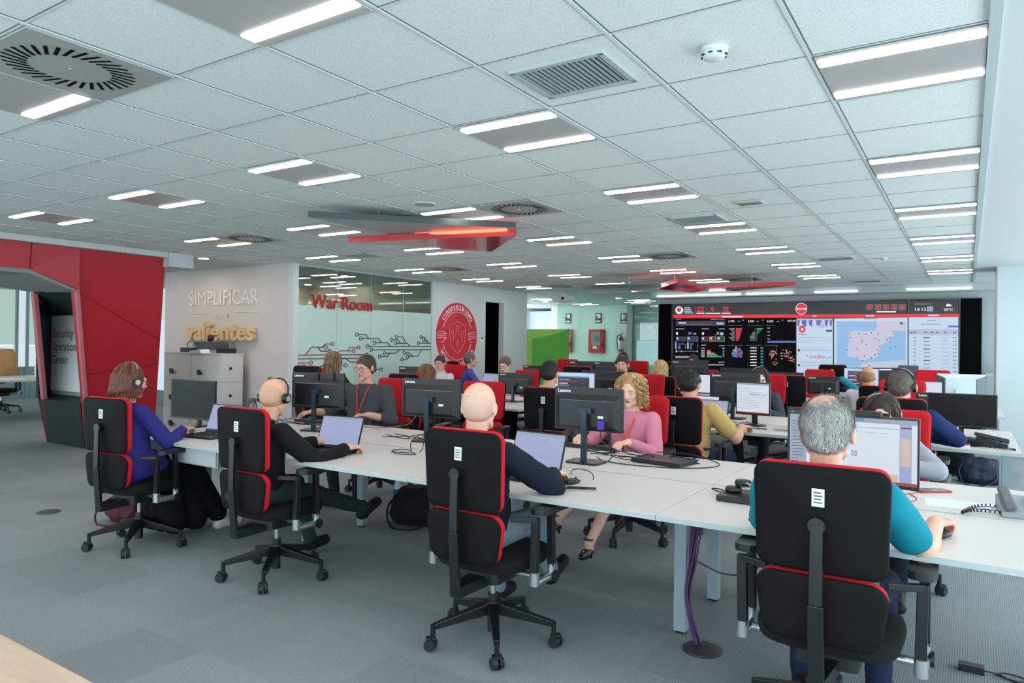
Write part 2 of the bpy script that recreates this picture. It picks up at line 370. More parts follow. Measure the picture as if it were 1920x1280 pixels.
for x, y, l in ((-9.1,6.0,'over the right end of the lockers'),(-11.2,6.0,'over the left end of the lockers'),(-13,2.0,'of the far left office, nearest the camera'),(-13,6.5,'of the far left office, beside the window'),(-15.5,4.5,'in the middle of the far left office'),(-11.3,8.6,'at the back of the glass meeting room, nearer'),(-11.3,9.8,'at the back of the glass meeting room, farther'),(-9.2,8.8,'just behind the meeting room glass'),(-9.6,16.5,'before the fire hose cabinets'),(-7.2,15.9,'just behind the mint partition'),(-11.5,18.5,'beside the far corner window')):
    t = thing('downlight', 'small round ceiling downlight '+l, 'ceiling light', (x,y,CZ-0.004))
    MB().lathe([(0.001,-0.002),(0.085,-0.002),(0.085,-0.008),(0.07,-0.009)]).build('rim', gypsum, t); MB().lathe([(0.065,-0.010),(0.001,-0.011)]).build('lamp', emat('downlight_glow','FFF3E4',170), t)

# pendant lamps: folded triangular slabs
red_lac = mat('red_lacquer', 'B3121F', 0.22, spec=0.6, coat=0.4)
dk_slab = mat('slab_dark_edge', '3E4A4B', 0.5); gy_slab = mat('slab_grey_underside', '8E9492', 0.35)
def slab(name, pts, z, th, mats, parent, tilt=None):
    mb = MB(); n = len(pts); zz = tilt or [0]*n
    lo = [(p[0],p[1],z+zz[i]) for i, p in enumerate(pts)]; hi = [(p[0],p[1],z+th+zz[i]) for i, p in enumerate(pts)]
    mb.m = 1; mb.add(lo, [tuple(range(n-1,-1,-1))]); mb.m = 0
    mb.add(lo+hi, [tuple(range(n,2*n))]+[(i,(i+1)%n,n+(i+1)%n,n+i) for i in range(n)])
    return mb.build(name, mats, parent)
t = thing('pendant_lamp', 'near pendant lamp, dark grey and red triangular slabs with a red glowing tube', 'pendant lamp')
slab('grey_slab', [(-4.66,4.03),(-3.42,5.33),(-4.72,5.22)], 2.50, 0.055, [dk_slab, gy_slab], t)
slab('red_slab', [(-5.12,4.93),(-3.42,5.34),(-4.25,6.15)], 2.435, 0.06, [red_lac, red_lac], t)
MB().cyl((-4.42,5.12,2.487),(-3.50,5.30,2.487),0.014).build('glow_tube', emat('red_tube_glow','FF5A3C',5), t)
mb = MB()
for x, y in ((-4.4,4.6),(-3.8,5.2),(-4.6,5.1),(-4.3,5.8),(-4.0,5.45)): mb.cyl((x,y,2.49),(x,y,CZ),0.003,n=6)
mb.build('hanging_wires', silver, t)
t = thing('pendant_lamp', 'far pendant lamp of folded red slabs and a black bar before the video wall', 'pendant lamp')
slab('red_slab', [(-4.33,11.1),(-3.60,10.05),(-3.70,11.72),(-4.07,12.1)], 2.40, 0.07, [red_lac, red_lac], t)
slab('red_wing', [(-3.60,11.38),(-2.22,11.38),(-3.35,12.2)], 2.41, 0.06, [red_lac, mat('red_wing_under','A86A6C',0.4)], t)
slab('grey_slab', [(-5.39,10.44),(-4.09,10.66),(-4.7,11.2)], 2.385, 0.06, [dk_slab, gy_slab], t)
MB().cyl((-4.9,11.4,2.40),(-4.25,10.95,2.425),0.016).build('glow_tube', emat('far_tube_glow','FF8A78',5), t)
MB().cyl((-3.58,11.5,2.38),(-3.40,11.75,2.40),0.014).build('white_tube', emat('white_tube_glow','FFFFFF',4), t)
mb = MB()
for x, y in ((-4.0,11.0),(-3.8,11.5),(-2.9,11.5),(-4.7,10.8)): mb.cyl((x,y,2.45),(x,y,CZ),0.003,n=6)
mb.build('hanging_wires', silver, t)
t = thing('projector', 'white projector box hanging from the ceiling in front of the hose cabinets', 'projector', (-7.64,13.9,2.42))
MB().box(-0.2,0.2,-0.16,0.16,0,0.14).build('housing', mat('projector_white','C9CFCD',0.5), t, 0.01); MB().cyl((0,0,0.14),(0,0,CZ-2.42),0.02).build('mount', silver, t); MB().cyl((0.08,-0.17,0.07),(0.08,-0.15,0.07),0.035).build('lens', gloss_black, t)

# ------------------------------------------------------------------ left side: red portal
red_pan = mat('portal_red_panel', 'A81726', 0.42, spec=0.45, noise=2, amt=0.03)
red_edge = mat('portal_edge_pink', 'B96A72', 0.45); niche_blk = mat('portal_niche_black', '1A2224', 0.6); portal_grey = mat('portal_grey_lining', '7C8381', 0.5)
t = thing('portal_gate', 'faceted red entrance portal at left with black niche and grey lined passage', 'portal', (0,0,0))
def prismYZ(mb, loopf, loopb): mb.hull(loopf, loopb)
def fx_(y, z): return -9.0-0.7*(1-z/2.6)
mb = MB()
top, bot = 2.54, 0.0
# front red pillar: outline in (Y,Z), leaning plane
A = [(4.79,0.0),(5.62,0.0),(5.64,0.22),(5.54,1.13),(5.40,2.42),(5.36,2.54),(4.30,2.54),(4.32,2.05)]
P = [(fx_(y,z), y, z) for y, z in A]
Q = [(x-0.10, y, z) for x, y, z in P]
mb.hull(P, Q); mb.build('red_pillar', red_pan, t)
B = [(-0.5,2.24),(3.78,2.25),(4.32,2.05),(4.30,2.54),(-0.5,2.54)]
P = [(fx_(y,2.6)-0.0 if z > 2.4 else fx_(y,2.45), y, z) for y, z in B]; Q = [(x-0.5, y, z) for x, y, z in P]
mb = MB(); mb.hull(P[::-1], Q[::-1]); mb.build('red_header', red_pan, t)
mb = MB()
for a, b in (((4.36,2.02),(5.50,1.45)),((4.62,1.00),(5.545,1.12)),((3.78,2.25),(3.78,2.54)),((4.32,2.04),(4.30,2.54))):
    p = Vector((fx_(*a)+0.004,)+a); q = Vector((fx_(*b)+0.004,)+b)
    if a[0] < 4.31 and a[1] > 2.2: p.x = fx_(0,2.45)+0.006; q.x = fx_(0,2.6)+0.006
    mb.bar(p, q, 0.007, 0.007)
mb.build('panel_joints', mat('joint_dark_red','6A0E18',0.7), t)
# passage soffit (grey) and jamb with niche
mb = MB(); mb.hull([(-9.06,-0.5,2.20),(-9.06,3.78,2.20),(-9.08,4.30,2.02),(-9.08,4.30,2.08),(-9.06,3.78,2.26),(-9.06,-0.5,2.26)], [(-11.6,-0.5,2.24),(-11.6,3.9,2.24),(-10.25,4.34,2.05),(-10.25,4.34,2.12),(-11.6,3.9,2.3),(-11.6,-0.5,2.3)])
mb.build('grey_lining', portal_grey, t)
J = lambda x, z: (x, 4.30+0.49*(1-z/2.07)-0.002, z)         # leaning jamb plane
mb = MB()
L0, L1 = (-10.21,2.07), (-10.88,0.0); R0, R1 = (-9.10,2.07), (-9.74,0.0)
def lerp(a, b, k): return (a[0]+(b[0]-a[0])*k, a[1]+(b[1]-a[1])*k)
def strip(mb, a0, a1, w_, th=0.03):
    f1 = [J(a0[0]-w_/2,a0[1]),J(a0[0]+w_/2,a0[1]),J(a1[0]+w_/2,a1[1]),J(a1[0]-w_/2,a1[1])]
    mb.hull(f1, [(x,y+th,z) for x,y,z in f1])
strip(mb, L0, L1, 0.08, 0.05); strip(mb, R0, R1, 0.05, 0.04); mb.build('edge_strips', red_edge, t)
mb = MB()                                                   # niche: deep black box behind the edge strips
f1 = [J(-10.16,2.06),J(-9.13,2.06),J(-9.13-0.23,1.28),J(-10.16-0.25,1.28)]
X_ = lambda z: fx_(0,z)-0.115
mb.hull([J(-10.17,2.05), J(X_(2.05),2.05), (X_(1.80),4.90,1.80), (-11.05,4.90,1.80)], [(-10.17,4.97,2.12),(X_(2.12),4.97,2.12),(X_(1.84),4.97,1.84),(-11.05,4.97,1.84)])
mb.hull([J(-10.80,0.62),J(X_(0.62),0.62),J(X_(0),0.0),J(-10.86,0.0)], [(-10.95,4.97,0.66),(X_(0.66),4.97,0.66),(X_(0),4.97,0.0),(-10.86,4.97,0.0)])
mb.hull([(-11.12,4.93,0.5),(X_(0.5),4.93,0.5),(X_(2.0),4.93,2.0),(-11.12,4.93,2.0)],[(-11.12,5.02,0.5),(X_(0.5),5.02,0.5),(X_(2.0),5.02,2.0),(-11.12,5.02,2.0)])
mb.hull([J(-10.24,2.05),(-11.06,4.93,1.9),(-11.06,4.93,0.62),J(-10.76,0.62)], [(-10.34,4.4,2.1),(-11.12,4.97,1.95),(-11.12,4.97,0.62),(-10.90,4.66,0.62)])
mb.build('niche', niche_blk, t)
MB().box(-11.06,-9.66,5.0,4.925,0.66,0.715).build('grey_ledge', portal_grey, t)
t = thing('niche_sign', 'white sign board reading Security Operation Center inside the black niche of the red portal', 'sign', (0,0,0))
MB().box(-11.06,-9.64,4.90,4.93,0.72,1.78).build('board', mat('sign_board_white','C9CCCB',0.5), t)
mb = MB(); mb.m = 0
for k, (a, b_) in enumerate((('S','ecurity'),('O','peration'),('C','enter'))):
    z = 1.47-0.185*k
    mb.m = 1; mb.text(a, (-10.97,4.895,z), (1,0,0), (0,0,1), 0.125, bold=0.014, width=0.085)
    mb.m = 0; mb.text(b_, (-10.875,4.895,z), (1,0,0), (0,0,1), 0.125, width=0.062*len(b_)*1.12, bold=0.006)
mb.m = 1; mb.tube([(-10.02+0.1*math.cos(a*PI/12),4.897,0.90+0.1*math.sin(a*PI/12)) for a in range(7,18)], 0.008)
mb.build('lettering', [mat('sign_grey_ink','565C60',0.6), mat('sign_red_ink','A3243A',0.6)], t)
# white beam over the portal
struct('trim_3', MB().box(-9.06,-8.90,-0.5,5.36,2.545,CZ-0.006), mat('beam_white','BDBFC0',0.7))
struct('trim_4', MB().box(-9.2,-8.90,5.37,5.72,2.43,CZ-0.006), mat('beam_white','BDBFC0',0.7))

# ------------------------------------------------------------------ logo wall with lockers
WY = 7.0
struct('wall_logo', MB().box(-11.7,-8.47,WY,WY+0.12,0,CZ), wall_warm)
struct('trim_5', MB().box(-8.48,-8.38,WY-0.01,WY+0.09,0,CZ), mat('mullion_white','C7CDCD',0.5))
lt = mat('raised_letters_white', 'E2DDDA', 0.5)
t = thing('wall_lettering', 'raised white letters reading SIMPLIFICAR over a thin rule on the pale wall', 'lettering')
mb = MB(); mb.text('SIMPLIFICAR', (-10.97,WY-0.02,2.03), (1,0,0), (0,0,1), 0.235, width=1.80, thick=0.018); mb.build('word', lt, t)
mb = MB(); mb.box(-10.95,-10.5,WY-0.012,WY,1.885,1.893); mb.box(-9.75,-9.17,WY-0.012,WY,1.905,1.913)
mb.text('es de', (-10.28,WY-0.012,1.83), (1,0,0), (0,0,1), 0.10, width=0.35, thick=0.01); mb.build('rule', lt, t)
t = thing('wall_lettering', 'thick pale wooden letters reading valientes on the wall above the white lockers', 'lettering')
mb = MB(); mb.text('valientes', (-10.97,WY-0.09,1.47), (1,0,0), (0,0,1), 0.275, width=1.79, bold=0.028, thick=0.07)
mb.build('word', mat('plywood_pale','D9B98A',0.6,noise=14,amt=0.12,scl=(1,1,12)), t)
t = thing('wall_outlet', 'small white double wall socket above the left end of the lockers', 'socket', (-10.62,WY-0.012,1.30))
MB().box(-0.05,0.05,0,0.012,-0.04,0.05).build('plate', label_w, t); MB().box(-0.035,0.035,-0.004,0,-0.02,0.03).build('outlet', mat('socket_grey','A9ABAB',0.5), t)
lock_w = mat('locker_white', 'CCC8C6', 0.5); gap = mat('locker_gap', '7C7B7A', 0.8)
CY = 6.455
t = thing('locker_cabinet', 'white locker cabinet with black door locks under the wooden wall letters', 'cabinet', (0,0,0))
MB().box(-10.8,-9.35,CY+0.02,6.86,0.0,1.24).build('body', lock_w, t, 0.004); MB().box(-10.81,-9.34,CY,6.87,1.24,1.262).build('top', lock_w, t)
for r in range(3):
    z1 = 1.225-0.41*r; z0 = z1-0.39
    for x0, x1 in ((-10.79,-10.10),(-10.06,-9.37)):
        d = MB().box(x0,x1,CY-0.003,CY+0.018,z0,z1).build('door', lock_w, t, 0.003)
        mb = MB(); xh = x0+0.30*(x1-x0); mb.box(xh-0.035,xh+0.035,CY-0.02,CY-0.003,z0+0.10,z0+0.17); mb.cyl((xh+0.06,CY-0.05,z0+0.13),(xh+0.06,CY-0.003,z0+0.13),0.012); mb.box(xh+0.03,xh+0.11,CY-0.045,CY-0.035,z0+0.09,z0+0.13)
        mb.build('door_lock', black_pl, d)
    d = MB().box(-9.352,-9.335,CY+0.025,6.85,z0,z1).build('side_panel', lock_w, t, 0.003)
    MB().cyl((-9.334,6.63,z0+0.2),(-9.328,6.63,z0+0.2),0.024).build('cable_port', black_pl, d)
# things on the lockers
ZT = 1.2625
t = thing('router_box', 'dark network box with a tangle of cable, left on top of the lockers', 'router', (-10.30,6.62,ZT)); MB().box(-0.16,0.12,-0.1,0.1,0,0.075).build('housing', mat('router_dark','2C3433',0.5), t)
mb = MB(); mb.tube(spline([(-0.1,-0.02,0.076),(-0.05,-0.04,0.15),(0.06,-0.02,0.18),(0.1,0,0.13),(0.02,0.02,0.09),(-0.02,0.04,0.15),(0.09,0.03,0.10),(0.1,0.02,0.078)]), 0.006); mb.build('cable', cable_blk, t)
o = MB().box(-0.23,0.23,-0.13,0.13,0,0.12).build('device_box', mat('device_grey','4A4F52',0.5), None, 0.006); o.location = (-9.88,6.69,ZT+0.0535); tag(o, 'grey metal device box stacked in the middle on the lockers', 'device')
o = MB().box(-0.23,0.23,-0.12,0.12,0,0.052).build('switch_box', mat('switch_pale','9FA3A6',0.5), None, 0.004); o.location = (-9.86,6.69,ZT); tag(o, 'flat pale box under the grey device box on the lockers', 'device')
mb = MB(); mb.hull([(-0.18,-0.09,0),(0.15,-0.11,0),(0.2,0.02,0),(-0.15,0.03,0)], [(-0.16,-0.1,0.03),(0.12,-0.12,0.05),(0.18,0,0.06),(-0.13,0.02,0.045)]); o = mb.build('white_cloth', paper); o.location = (-9.92,6.535,ZT); tag(o, 'crumpled white cloth hanging at the front edge on the lockers', 'cloth')
o = MB().box(-0.10,0.14,-0.09,0.09,0,0.075).build('dark_case', mat('case_navy','20232C',0.6), None, 0.006); o.location = (-9.50,6.66,ZT); tag(o, 'dark flat case at the right on top of the lockers', 'case')
t = thing('desk_ball', 'small dark red ball on top of the grey device box on the lockers', 'ball', (-9.86,6.64,ZT+0.1745)); MB().ell((0,0,0.055),(0.055,0.055,0.055)).build('ball', mat('ball_red_dark','3A1418',0.5), t); MB().cyl((0,-0.050,0.055),(0,-0.057,0.055),0.018).build('dial', mat('dial_grey','B4AAA8',0.5), t)
def art(u, v, ax, val):     # where the sight line through a measured photo point meets the flat wall or screen it is printed on
    d = _f+CR*((u-960)/CAM_F)+CU*((640-v)/CAM_F); k = (val-(CAM_H if ax == 2 else 0))/d[ax]
    return Vector((0,0,CAM_H))+d*k
# ------------------------------------------------------------------ left wall: glass meeting room
GX = -8.4
frost = mat('frosted_film_mint', 'B4CFC8', 0.35, spec=0.4, coat=0.3)
clear = glassmat('clear_glass', 'EAF4F0', 0.08, 0.95)
mull = mat('mullion_thin', 'A9B9B8', 0.4)
ys = [7.09, 7.86, 8.63, 9.43, 10.2]
for k in range(4):
    mb = MB(); mb.m = 0; mb.box(GX-0.006, GX+0.006, ys[k]+0.006, ys[k+1]-0.006, 2.0, CZ-0.03)
    mb.m = 1; mb.box(GX-0.006, GX+0.006, ys[k]+0.006, ys[k+1]-0.006, 0.02, 2.0)
    struct('window_%d' % (k+1), mb, [clear, frost])
mb = MB()
for y in ys[1:-1]: mb.box(GX-0.006, GX+0.008, y-0.005, y+0.005, 0.02, CZ-0.03)
mb.box(GX-0.02, GX+0.02, 7.09, 10.2, CZ-0.035, CZ-0.006); mb.box(GX-0.02, GX+0.02, 7.09, 10.2, 0, 0.02); mb.box(GX-0.03, GX+0.012, 10.19, 10.23, 0, CZ-0.006)
struct('trim_6', mb, mull)
# room behind the glass
room_w = mat('meeting_room_wall', 'C8BFAA', 0.7)
mb = MB(); mb.box(-11.9,-11.8,7.12,10.3,0,CZ-0.01); mb.box(-11.9,-8.5,10.25,10.35,0,CZ-0.01); struct('wall_meeting_room', mb, room_w)
t = thing('wall_lettering', 'red letters reading War Room on the glass partition', 'lettering', (0,0,0))
MB().text('War Room', (GX+0.035,7.33,1.975), (0,1,0), (0,0,1), 0.205, width=1.30, bold=0.012, thick=0.02).build('words', mat('letters_dark_red','A5202C',0.4), t)
dark, red = [], []
C2 = lambda x, y: art(440+x/4, 460+y/4, 0, GX+0.012)
LN = [(1,[(475,822),(990,818)],1),(1,[(475,850),(925,845)],0),(1,[(530,822),(575,763),(685,763)],1),(1,[(660,763),(680,738),(735,738)],1),(0,[(625,763),(645,792),(712,792)],1),
(1,[(760,818),(785,790),(893,790)],1),(1,[(845,790),(865,764),(930,764)],1),(1,[(475,880),(573,880)],1),(0,[(475,893),(505,935)],0),(1,[(490,908),(520,908)],1),(0,[(700,873),(795,873)],1),
(1,[(760,898),(833,898)],1),(1,[(700,925),(790,925)],1),(1,[(835,848),(865,873),(1000,873)],0),(1,[(1030,930),(1098,928)],1),(2,[(1005,697),(985,667),(917,667)],1),(2,[(1100,728),(1080,697),(946,697)],1),
(2,[(1170,757),(1150,730),(1048,730)],1),(2,[(1470,757),(996,757)],1),(2,[(1470,782),(1026,782)],1),(2,[(1235,782),(1210,807),(1123,807)],1),(2,[(1165,807),(1145,832),(1087,832)],1),
(2,[(1245,733),(1225,707),(1175,707)],1),(2,[(1285,733),(1260,685),(1213,685)],1),(2,[(1315,757),(1295,733),(1208,733)],1),(2,[(1335,830),(1315,805),(1272,805)],1),(2,[(1400,785),(1375,830),(1295,830)],1),
(2,[(1310,832),(1290,855),(1255,855)],1),(2,[(1455,733),(1425,688),(1397,688)],1),(2,[(1470,733),(1378,733)],1),(2,[(1440,725),(1428,710),(1415,710)],1)]
mb = MB()
for c, pts, end in LN:
    mb.m = {0:0,1:1,2:0}[c]; P = [C2(*p) for p in pts]; r = 0.0075
    if end:
        e = P[-1].copy(); d = (P[-1]-P[-2]).normalized(); P[-1] = e-d*0.03
        mb.tube([e+Vector((0,0.03*math.cos(k*PI/8),0.03*math.sin(k*PI/8))) for k in range(17)], 0.006, 5)
    mb.tube(P, r, 5)
o = mb.build('circuit_decal', [mat('decal_dark','2E4644',0.6), mat('decal_red','8A4448',0.6)]); tag(o, 'circuit line decal in dark green and red on the frosted glass wall', 'wall decal')
# white wall with badge and dark doorway
struct('wall_left', MB().box(GX-0.12,GX,10.23,11.97,0,CZ), mat('wall_paint_cool','C6CCCC',0.85))
struct('wall_left', MB().box(GX-0.12,GX,12.67,13.6,0,CZ), MATS['wall_paint_cool'])
struct('wall_left', MB().box(GX-0.12,GX,11.97,12.67,2.33,CZ), MATS['wall_paint_cool'])
mb = MB(); mb.box(-9.6,-9.5,11.9,12.75,0,2.45); mb.box(-9.5,GX-0.13,11.85,11.9,0,2.45); mb.box(-9.5,GX-0.13,12.72,12.77,0,2.45); mb.box(-9.5,GX-0.125,11.9,12.72,2.34,2.40); struct('wall_closet', mb, soft_black)  # black walls stand in for the unlit depth of the doorway
struct('trim_7', MB().box(GX-0.125,GX+0.006,12.645,12.67,0,2.33), wall_white)
t = thing('hanging_coat', 'dark blue coat hanging on a rail inside the dark doorway', 'coat', (-9.15,12.3,0))
MB().loft([((0,0,z),(1,0,0),(0,1,0),a,b) for z,a,b in ((0.75,0.10,0.14),(1.1,0.11,0.13),(1.45,0.10,0.14),(1.58,0.06,0.10),(1.66,0.02,0.03))]).build('coat_body', mat('coat_navy','1A222E',0.95), t)
MB().cyl((0,-0.38,1.70),(0,0.40,1.70),0.012).build('rail', silver, t)
struct('wall_return', MB().box(-12,GX-0.1,13.6,13.7,0,CZ), MATS['wall_paint_cool'])
t = thing('thermostat', 'small white thermostat between the round badge and the dark doorway', 'thermostat', (GX,11.82,1.55)); MB().box(0,0.02,-0.04,0.04,-0.06,0.06).build('housing', label_w, t); MB().box(0.02,0.022,-0.025,0.025,0,0.04).build('display', grey_dark, t)
# badge
BC = Vector((GX+0.012,11.0,1.60)); t = thing('wall_badge', 'big round red cybersecurity badge with a shield on the white wall', 'badge', BC)
mb = MB(); mb.cyl((-0.01,0,0),(0.004,0,0),0.648,n=64,smooth=False); mb.build('disc', mat('badge_red','C22D3E',0.6), t)
mb = MB()
def arc_text(s, R, a0, a1, h, inside):
    n = len(s)
    for k, ch in enumerate(s):
        a = a0+(a1-a0)*(k+0.5)/n
        if ch == ' ': continue
        Yd = Vector((0,math.cos(a),math.sin(a))); Xd = Vector((0,math.sin(a),-math.cos(a)))
        if inside: Yd, Xd = -Yd, -Xd
        c = Vector((0.006,R*math.cos(a),R*math.sin(a)))-Yd*h/2
        mb.text(ch, c, Xd, Yd, h, bold=0.02, ctr=True)
arc_text('CIBERSEGURIDAD', 0.555, math.radians(146), math.radians(34), 0.092, False)
arc_text('VODAFONE BUSINESS', 0.565, math.radians(208), math.radians(332), 0.088, True)
def ring(R, a0, a1, r=0.006): mb.tube([(0.006,R*math.cos(math.radians(a)),R*math.sin(math.radians(a))) for a in range(a0,a1+1,5)], r, 5)
ring(0.47,20,160); ring(0.47,200,340)
def pl(pts, r=0.005): mb.tube([(0.006,y,z) for y,z in pts], r, 5)
for s in (1,-1):
    for z in (0.035,0.0,-0.035): pl([(s*0.64,z),(s*0.36,z)])
    pl([(s*0.62,0.08),(s*0.45,0.08),(s*0.38,0.05),(s*0.33,0.05)]); pl([(s*0.52,-0.12),(s*0.45,-0.12),(s*0.40,-0.06),(s*0.33,-0.06)])
mb.build('white_lettering', mat('badge_white','E6D8DA',0.6), t)
mb = MB()
pl([(0,0.29),(0.10,0.24),(0.25,0.22),(0.25,0.02),(0.22,-0.12),(0.12,-0.26),(0,-0.34),(-0.12,-0.26),(-0.22,-0.12),(-0.25,0.02),(-0.25,0.22),(-0.10,0.24),(0,0.29)])
pl([(0.05*math.cos(k*PI/8),0.15+0.055*math.sin(k*PI/8)) for k in range(17)])
for s in (1,-1):
    pl([(s*0.03,0.10),(s*0.04,0.04),(s*0.12,0.0),(s*0.14,-0.12)]); pl([(s*0.16+0.035*math.cos(k*PI/6),0.07+0.04*math.sin(k*PI/6)) for k in range(13)])
pl([(0,-0.08),(0.03,-0.13),(0,-0.22),(-0.03,-0.13),(0,-0.08)]); pl([(-0.07,-0.28),(0,-0.345),(0.07,-0.28)]); mb.build('shield_outline', mat('badge_pink','DE8C94',0.6), t)

# ------------------------------------------------------------------ far corner behind the green booth
mb = MB(); mb.box(-10.85,-8.86,19,19.15,0,CZ); struct('wall_back_mint', mb, wall_mint)
struct('wall_column', MB().box(-8.84,-8.24,18.8,19.2,0,CZ), mat('column_mint','CBDAD8',0.8))
struct('wall_back', MB().box(-12,-5,23.9,24,0,CZ), wall_white); struct('window_12', MB().box(-11.99,-11.97,14.2,19.3,0.9,2.5), emat('side_fill_glow','DCEBF5',6)); struct('wall_back', MB().box(-12.1,-12,13.7,24,0,CZ), wall_mint); struct('wall_back', MB().box(-5.85,-5.75,15.1,24,0,CZ), wall_mint)  # unseen glowing side panel added to brighten the far corner
mb = MB(); mb.m = 0; mb.box(-12,-10.85,19.6,19.65,0.8,CZ-0.1); mb.m = 1
for x0, x1, z0, z1 in ((-11.85,-11.2,1.95,2.0),(-11.8,-11.1,2.05,2.14),(-11.9,-10.9,1.62,1.66)): mb.box(x0,x1,19.59,19.6,z0,z1)
mb.m = 2; mb.box(-12,-10.85,19.585,19.595,1.2,1.55); struct('window_5', mb, [emat('window_sky_far','BBD3E4',1.3), emat('window_line_far','DDE8F4',1.0), emat('window_pale_far','E4DEE4',1.3)])
mb = MB(); mb.m = 0; mb.box(-8.22,-5.9,19.3,19.35,0.0,CZ-0.02); mb.m = 1; mb.box(-8.02,-7.3,19.25,19.28,1.62,2.12); mb.m = 2; mb.box(-8.10,-7.3,19.2,19.23,0.9,1.60); mb.m = 3; mb.box(-8.16,-8.10,19.2,19.24,0.9,1.62)
struct('window_6', mb, [mat('far_glass_mint','B4C8C6',0.3), emat('window_white_far','DDE3F0',0.95), emat('window_blue_far','CBE4F4',0.95), mat('far_frame_blue','5B9CB0',0.5)])
gt = glassmat('partition_glass_mint', 'E6F4EE', 0.06, 0.98)
struct('window_7', MB().box(-8.38,-5.83,14.98,15.0,0.0,CZ-0.01), gt)
hose_red = mat('hose_cabinet_red', 'B81424', 0.4, coat=0.2)
def hose(x, lab):
    t = thing('hose_cabinet', lab, 'fire hose cabinet', (x,18.99,1.23), group='red fire hose cabinets')
    MB().box(-0.25,0.25,-0.10,0,0,0.69).build('housing', hose_red, t, 0.005)
    mb = MB(); mb.m = 0; mb.box(-0.16,0.14,-0.106,-0.10,0.22,0.62); mb.m = 1; mb.cyl((0.03,-0.11,0.42),(0.03,-0.106,0.42),0.10,n=24); mb.m = 2; mb.box(-0.10,0.03,-0.112,-0.107,0.12,0.2)
    mb.build('window_pane', [mat('hose_window','8F7A78',0.3), mat('hose_reel','4E6E68',0.5), label_w], t); MB().box(0.19,0.22,-0.13,-0.10,0.18,0.3).build('handle', black_pl, t)
hose(-10.34,'red fire hose cabinet half hidden behind the green booth'); hose(-9.255,'red fire hose cabinet fully in view on the mint wall')
def sign(x, y, z, lab, v):
    t = thing('safety_sign', lab, 'sign', (x,y,z)); MB().box(-0.10,0.10,-0.01,0,-0.15,0.15).build('plate', mat('sign_dark_red','4A2A28',0.6), t)
    mb = MB()
    if v == 0: mb.box(-0.03,0.07,-0.013,-0.01,0.0,0.12); mb.box(-0.07,-0.04,-0.013,-0.01,0.05,0.12); mb.box(-0.07,0.07,-0.013,-0.01,-0.12,-0.07)
    else: mb.box(-0.06,0.0,-0.013,-0.01,-0.04,0.12); mb.box(0.03,0.05,-0.013,-0.01,-0.02,0.10); mb.box(-0.07,0.07,-0.013,-0.01,-0.12,-0.08)
    mb.build('pictogram', letters_white, t)
sign(-10.25,18.99,2.26,'small fire hose sign above the half hidden hose cabinet',0); sign(-9.23,18.99,2.26,'small fire hose sign above the fully visible hose cabinet',0); sign(-8.33,18.79,2.24,'small extinguisher sign on the pale column',1)
t = thing('fire_extinguisher', 'fire extinguisher with a white label hanging on the pale column', 'fire extinguisher', (-8.36,18.68,1.28))
MB().lathe([(0.001,0),(0.075,0.0),(0.08,0.02),(0.08,0.34),(0.05,0.41),(0.02,0.44)]).build('cylinder', mat('ext_red','7A1E26',0.35), t)
mb = MB(); mb.cyl((0,0,0.07),(0,0,0.32),0.082,n=20); mb.build('label_wrap', mat('ext_label','C9C6DA',0.5), t)
mb = MB(); mb.cyl((0,0,0.43),(0,0,0.50),0.02); mb.bar((0,0,0.5),(0.10,0,0.54),0.02,0.015); mb.tube(spline([(0,0,0.47),(-0.1,0,0.46),(-0.13,0,0.32),(-0.10,0,0.12),(-0.09,-0.02,0.05)]),0.014); mb.build('hose', black_pl, t)
green = mat('booth_green', '62AE44', 0.8, bump=0.2, bscale=300); green_l = mat('booth_green_light', 'A0CC62', 0.8)
t = thing('booth_divider', 'green high backed booth with a curved top edge at the end of the white wall', 'booth', (0,0,0))
N = 12; top = [(-8.62+0.95*k/N, 1.60+0.22*(k/N)**1.7) for k in range(N+1)]
mb = MB(); lo = [(-8.62,14.2,0),(-7.67,14.2,0)]+[(x,14.2,z) for x,z in top[::-1]]; mb.hull(lo, [(x,y+0.06,z) for x,y,z in lo]); mb.build('front_shell', green, t)
MB().box(-9.3,-8.12,14.84,14.9,0,1.83).build('back_shell', green_l, t)

# ------------------------------------------------------------------ video wall
SY = 15.0
struct('wall_video', MB().box(-5.84,2.3,SY+0.06,SY+0.2,0,CZ), mat('wall_above_screen','A9B3B3',0.8))
struct('trim_8', MB().box(-5.84,2.3,14.62,SY+0.06,2.50,CZ-0.005), mat('cornice_grey','B4BDBD',0.8))
for x0, x1, nm in ((-5.7,-3.9,'leftmost and longest'),(-3.8,-2.9,'second from the left'),(-2.5,-1.75,'second from the right'),(-0.95,0.05,'rightmost')):
    o = MB().box(x0,x1,14.585,14.60,2.53,2.55).build('strip_light', emat('cornice_glow','F4FFFC',3.0)); tag(o, 'thin glowing strip on the edge above the video wall, '+nm, 'strip light', 'strip lights above the video wall')
mb = MB(); mb.box(-5.80,-5.50,SY-0.02,SY+0.05,0.0,2.39); struct('wall_screen_side', mb, soft_black)
mb = MB(); mb.box(-0.12,0.20,SY-0.02,SY+0.05,0.0,2.38); struct('wall_screen_side', mb, soft_black)
t = thing('video_wall', 'huge wall of screens with security dashboards, red banner and a map of Spain', 'video wall', (0,0,0))
MB().box(-5.50,-0.12,SY-0.03,SY+0.05,0.60,2.385).build('display_panel', gloss_black, t)
